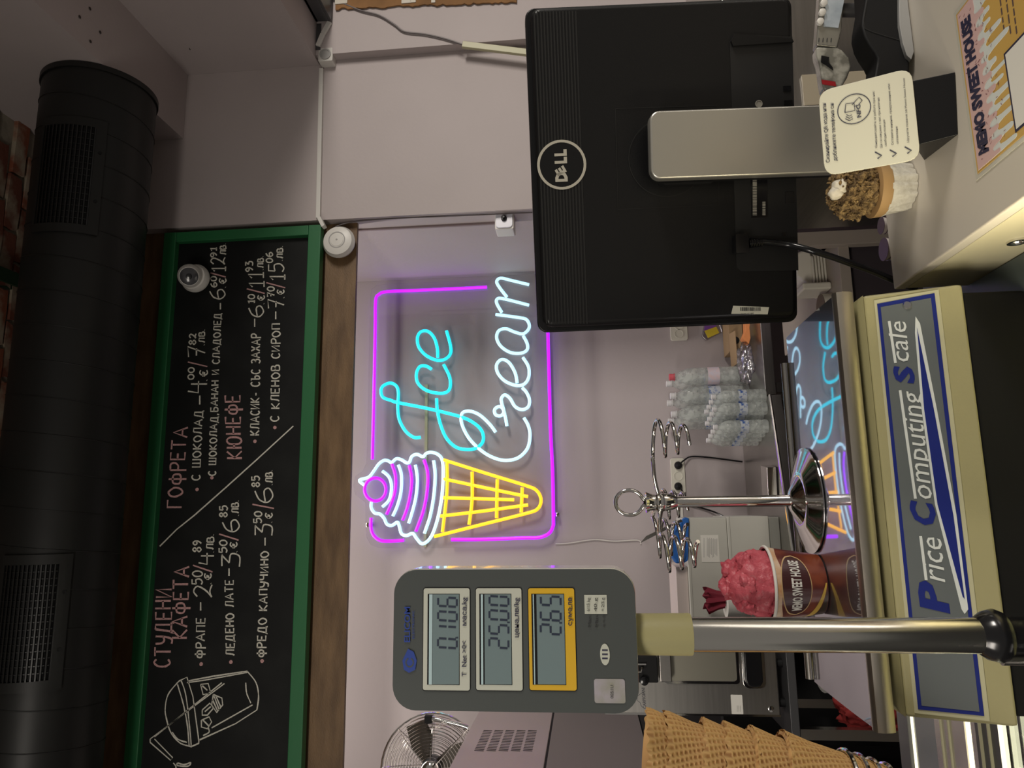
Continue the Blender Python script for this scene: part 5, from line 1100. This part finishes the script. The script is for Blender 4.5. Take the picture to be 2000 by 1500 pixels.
fplate(1286, 1266, 1313, 1333, .0075, .045, steels, 'cylinder_block', .004, .003)
fplate(1242, 1283, 1286, 1334, .001, .04, blackm, 'tap_block', .004, .003); fplate(1238, 1296, 1262, 1299, .041, .048, chrome, 'tap_lever')
MB().tube([F_.at(1240, 1312, .05), F_.at(1252, 1312, .055), F_.at(1254, 1303, .055)], .003, 8).build('tap_hook', chrome, t)
MB().lathe([(.012, 0), (.012, .01), (.006, .012)], F_.at(1258, 1329, .041), (0, -1, 0), 16).build('tap_knob', blackg, t)
fplate(1446, 1262, 1498, 1347, 0, .004, chrome, 'handle_rim', .02, .002); fplate(1452, 1262, 1492, 1343, .004, .020, blackg, 'handle', .02, .004)
lb = fplate(1427, 1357, 1452, 1395, .0002, .0012, paper, 'type_label', .002)
for x in (1440, 1443, 1446): pline(F_, [(x, 1390), (x, 1378)], .0006, inkm, t, 'label_text', .0016)
MB().lathe([(.008, 0), (.008, .002), (.005, .003)], F_.at(1506, 1385), (0, -1, 0), 18).build('lock', chrome, t)
ptext('CARPIGIANI', ink, t, F_, 1262, 1384, 1259, 1343, 6, bold=.01)
pline(F_, [(1256, 1382), (1252, 1378), (1250, 1372), (1244, 1368), (1245, 1360), (1250, 1356), (1256, 1352)], .0012, ink, t, 'cloud_logo', .0005)
for x in (xL+.03, xR-.05): MB().lathe([(.012, 0), (.012, .02)], (x, YM+.03, zBot-.0205), (0, 0, 1), 16).build('foot', blackm, t)
rx0, rx1, rz = PY(1564, 1441, YM).x, xR+.25, zBot-.021
t = thing('machine_table', 'grey steel frame table carrying the gelato machine', 'table', ((rx0+rx1)/2, YM+.2, 0))
MB().box((rx0, YM-.02, rz-.024), (rx1, YM+.34, rz)).build('top', darksteel, t, bevel=.002)
for x in (rx0, rx1-.03):
    for y in (YM-.02, YM+.31): MB().box((x, y, 0), (x+.028, y+.028, rz-.0245)).build('leg', steels, t)
MB().box((rx0+.03, YM, .70), (rx1-.03, YM+.30, .712)).build('shelf', blackm, t)
MB().box((rx0+.029, YM+.302, .05), (rx1-.03, YM+.309, rz-.025)).build('dark_filler_back', blackm, t)  # black sheet added to stand for the darkness under the table
MB().box((rx0-.12, YM+.345, .05), (rx0-.002, YM+.40, zBot+.1)).build('dark_filler_side', blackm, t)  # added black block, fills the gap left of the table with darkness
# cloth and bucket on the shelf
cx_ = PY(1640, 1385, 2.3); c = V((cx_.x, 2.33, .7125))
t = thing('white_bucket', 'white plastic bucket on the shelf below the machine', 'bucket', (c.x+.10, 2.42, .7125))
MB().lathe([(.085, 0), (.10, .18), (.104, .18), (.104, .19), (.095, .19), (.08, .01)], (c.x+.12, 2.43, .7125), (0, 0, 1), 32, cap=False).build('bucket_wall', whitep, t)
tag(blob(c+V((0, -.03, .10)), .062, .05, .085, mat('red_cloth', (.26, .02, .018), .85, bump=.4), None, 'red_cloth', .45, 1.1, 5, 5), 'crumpled dark red cloth heaped on the shelf below the machine', 'cloth')
# ------------------------------------------------------------ big steel machine on the left with louvres, and the fan
XM = -.8; zt_ = 2.073; zs = 1.772
t = thing('steel_cabinet_machine', 'large brushed steel machine with five louvre rows on its side', 'machine', (-1.1, 2.7, 0))
sm = mat('side_panel_steel', (.56, .51, .49), .42, .9)
MB().box((-1.5, 2.0, zs+.003), (XM, 3.3, zt_)).build('upper_panel', sm, t, bevel=.003)
zl_ = PX(1262, 1450, XM).z
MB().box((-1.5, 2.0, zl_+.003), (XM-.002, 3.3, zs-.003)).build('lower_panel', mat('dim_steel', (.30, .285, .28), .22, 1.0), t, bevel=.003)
MB().box((-1.5, 2.0, .05), (XM-.006, 3.3, zl_)).build('dark_filler_base', blackm, t, bevel=.003)  # black box added as filler for the darkness below the steel panels
MB().box((-1.49, 2.01, zs-.003), (XM-.006, 3.29, zs+.003)).build('seam', blackm, t)
PSd = Plane((XM, 2.6, 1.9), (1, 0, 0))
for r in range(5):
    for k in range(14):
        f_ = k/13; y0_ = 1427+f_*39; xa = 957+r*21-f_*33+ (0)
        # louvre: short slanted slot
        a = PSd.at(xa-4+r*.2, y0_, .0002); 
        yv = a.y; z0 = zt_-.055-.041*r; 
        mb = MB(); dy = -.012; mb.prism([V((XM, yv, z0)), V((XM, yv+.004, z0)), V((XM, yv+.004+dy*.2, z0-.032)), V((XM, yv+dy*.2, z0-.032))], V((.0008, 0, 0))); mb.build('louvre', blackm, t, smooth=False)
YFn = 2.88; c = PY(843, 1500, YFn); RF = .192
t = thing('wire_fan', 'chrome wire cage fan standing on the steel machine', 'fan', (c.x, YFn, zt_))
FA = V((.15, -1, -.1)).normalized(); f1 = V((0, 0, 1)).cross(FA).normalized(); f2 = FA.cross(f1)
def ringp(r, h_, n=40): return [c+FA*h_+(f1*math.cos(2*PI*k/n)+f2*math.sin(2*PI*k/n))*r for k in range(n)]
for k in range(17):
    f_ = (k+1)/17; r = RF*f_; MB().tube(ringp(r, .06*(1-f_**3)), .0013, 4, closed=True).build('cage_ring', chrome, t)
    MB().tube(ringp(r, -.06*(1-f_**3)), .0013, 4, closed=True).build('cage_ring', chrome, t)
MB().tube(ringp(RF, 0), .004, 8, closed=True).build('outer_hoop', chrome, t)
for k in range(8):
    a = 2*PI*k/8; d_ = f1*math.cos(a)+f2*math.sin(a)
    for s in (1, -1): MB().tube([c+FA*s*.06*(1-q_**3)+d_*RF*q_ for q_ in (.1, .3, .5, .7, .85, 1)], .0018, 5).build('cage_spoke', chrome, t)
for k in range(4):
    a = PI/2*k+.5; d_ = f1*math.cos(a)+f2*math.sin(a); e_ = f1*-math.sin(a)+f2*math.cos(a)
    MB().prism([c+d_*.03-e_*.015-FA*.006, c+d_*.10-e_*.055, c+d_*.165-e_*.055+FA*.004, c+d_*.175+e_*.02+FA*.012, c+d_*.10+e_*.035+FA*.012, c+d_*.03+e_*.018+FA*.004], FA*.002).build('blade', mat('dark_blade', (.06, .05, .04), .4, .5), t)
MB().lathe([(.04, -.055), (.04, 0), (.03, .02), (.012, .028)], c, FA, 28).build('hub', darksteel, t)
MB().lathe([(.035, .060), (.03, .066), (.01, .07)], c, FA, 28).build('badge', chrome, t)
hp = [PY(x, y, YFn-.02) for x, y in ((838, 1405), (850, 1404), (875, 1410), (900, 1416), (914, 1421))]
MB().tube(catmull(hp, 4), .010, 10).build('side_bracket', chrome, t); MB().box(tuple(hp[0]-V((.012, .01, .012))), tuple(hp[0]+V((.014, .012, .016)))).build('bracket_end', blackm, t)
MB().tube([c-FA*.03+V((0, .02, -.02)), V((c.x, YFn+.05, zt_+.02))], .012, 12).build('post', chrome, t) if c.z > zt_ else None
MB().lathe([(.13, 0), (.12, .012), (.03, .02)], (c.x, YFn+.05, zt_+.0005), (0, 0, 1), 36).build('base', darksteel, t)
# ------------------------------------------------------------ right hand low cabinet with white tubs
Yc = 2.0; xa, xb = PY(1650, 606, Yc).x, PY(1650, 462, Yc).x; zc = PY(1638, 500, Yc).z
t = thing('low_cabinet', 'low beige topped cabinet beyond the counter under the white tubs', 'cabinet', ((xa+xb)/2, 2.3, 0))
bg = mat('beige_laminate', (.36, .31, .26), .5)
MB().box((xa, Yc, zc-.03), (xb, 2.6, zc)).build('top', bg, t, bevel=.002)
MB().box((xa+.01, Yc+.03, .02), (xb-.02, 2.58, zc-.031)).build('body', mat('dark_plum_panel', (.05, .04, .045), .5), t)
MB().box((xb-.03, Yc-.02, .02), (xb+.012, Yc+.01, PY(1500, 460, Yc).z)).build('post', bg, t, bevel=.002)
wt = mat('white_tub_plastic', (.64, .61, .52), .35)
c = V((PY(1620, 518, Yc+.14).x-.012, Yc+.16, zc)); t = thing('tub_stack', 'stack of white ribbed plastic tubs beyond the monitor cable', 'tubs', c)
hh_ = (PY(1560, 505, Yc+.14).z-zc)
for k in range(5):
    z0 = k*hh_*.13; MB().prism([c+V((a-.012, b, z0+.0005)) for a, b in rrect(.12-.006*k, .12, .015)], V((0, 0, hh_*.10))).build('tub_rim', wt, t, bevel=.003)
    MB().prism([c+V((a, b, z0+hh_*.10)) for a, b in rrect(.115-.006*k, .105, .015)], V((0, 0, hh_*.03))).build('tub_body', wt, t)
mb = MB(); b0 = [c+V((a, b, hh_*.65)) for a, b in rrect(.125, .10, .012)]; b1_ = [c+V((a+.015, b, hh_*1.15)) for a, b in rrect(.075, .06, .01)]
mb.add(b0+b1_, [tuple(range(len(b0)))[::-1], tuple(len(b0)+i for i in range(len(b0)))]+[(i, (i+1) % len(b0), len(b0)+(i+1) % len(b0), len(b0)+i) for i in range(len(b0))]); mb.build('top_tub', wt, t, ang=50)
p0, p1 = PY(1566, 560, Yc+.08), PY(1633, 560, Yc+.08)
tag(MB().box((p0.x-.012, Yc+.07, zc+.0005), (p0.x+.010, Yc+.17, p0.z)).build('white_slab', wt, bevel=.006), 'rounded white plastic slab standing beside the stack of tubs', 'lid')
c = V((PY(1630, 604, Yc+.10).x+.006, Yc+.09, zc+.0005)); zt2 = PY(1604, 604, Yc+.09).z-zc
t = thing('tape_roll', 'white paper roll with a brown top at the end of the low cabinet', 'paper roll', c)
MB().lathe([(.038, 0), (.038, zt2), (.012, zt2), (.012, zt2*.5)], c, (0, 0, 1), 32).build('roll', wt, t); MB().lathe([(.0375, zt2+.0002), (.0375, zt2+.0012)], c, (0, 0, 1), 32).build('brown_top', mat('brown_core', (.13, .09, .055), .7), t)
# lilac gloss panel right of the post and steel machine behind the terminal
t = thing('tall_refrigerator', 'glossy lilac grey refrigerator door right of the low cabinet', 'refrigerator', (1.0, 2.3, 0))
xf = xb+.014
MB().box((xf, 2.02, .03), (xf+.5, 2.5, 1.02)).build('door', mat('lilac_gloss', (.30, .25, .28), .18, coat=.5), t, bevel=.006)
MB().box((xf+.01, 2.04, .03), (xf+.49, 2.5, .0301)).build('plinth', blackm, t)
MB().tube([V((xf+.03, 2.0, .5)), V((xf+.03, 2.0, .9))], .008, 10).build('door_handle', chrome, t)
t = thing('coffee_machine', 'brushed steel machine side behind the handheld terminal', 'machine', (.95, 1.5, 0))
MB().box((PY(1600, 300, 1.35).x, 1.35, 0.02), (1.5, 1.75, 1.31)).build('body', steel, t, bevel=.006)
MB().box((PY(1600, 205, 1.345).x, 1.343, .5), (PY(1600, 145, 1.345).x, 1.349, PY(1568, 175, 1.345).z)).build('stand_reflection', mat('beige_reflection', (.42, .36, .26), .4), t)  # beige plate painted as the monitor stand's reflection in the steel
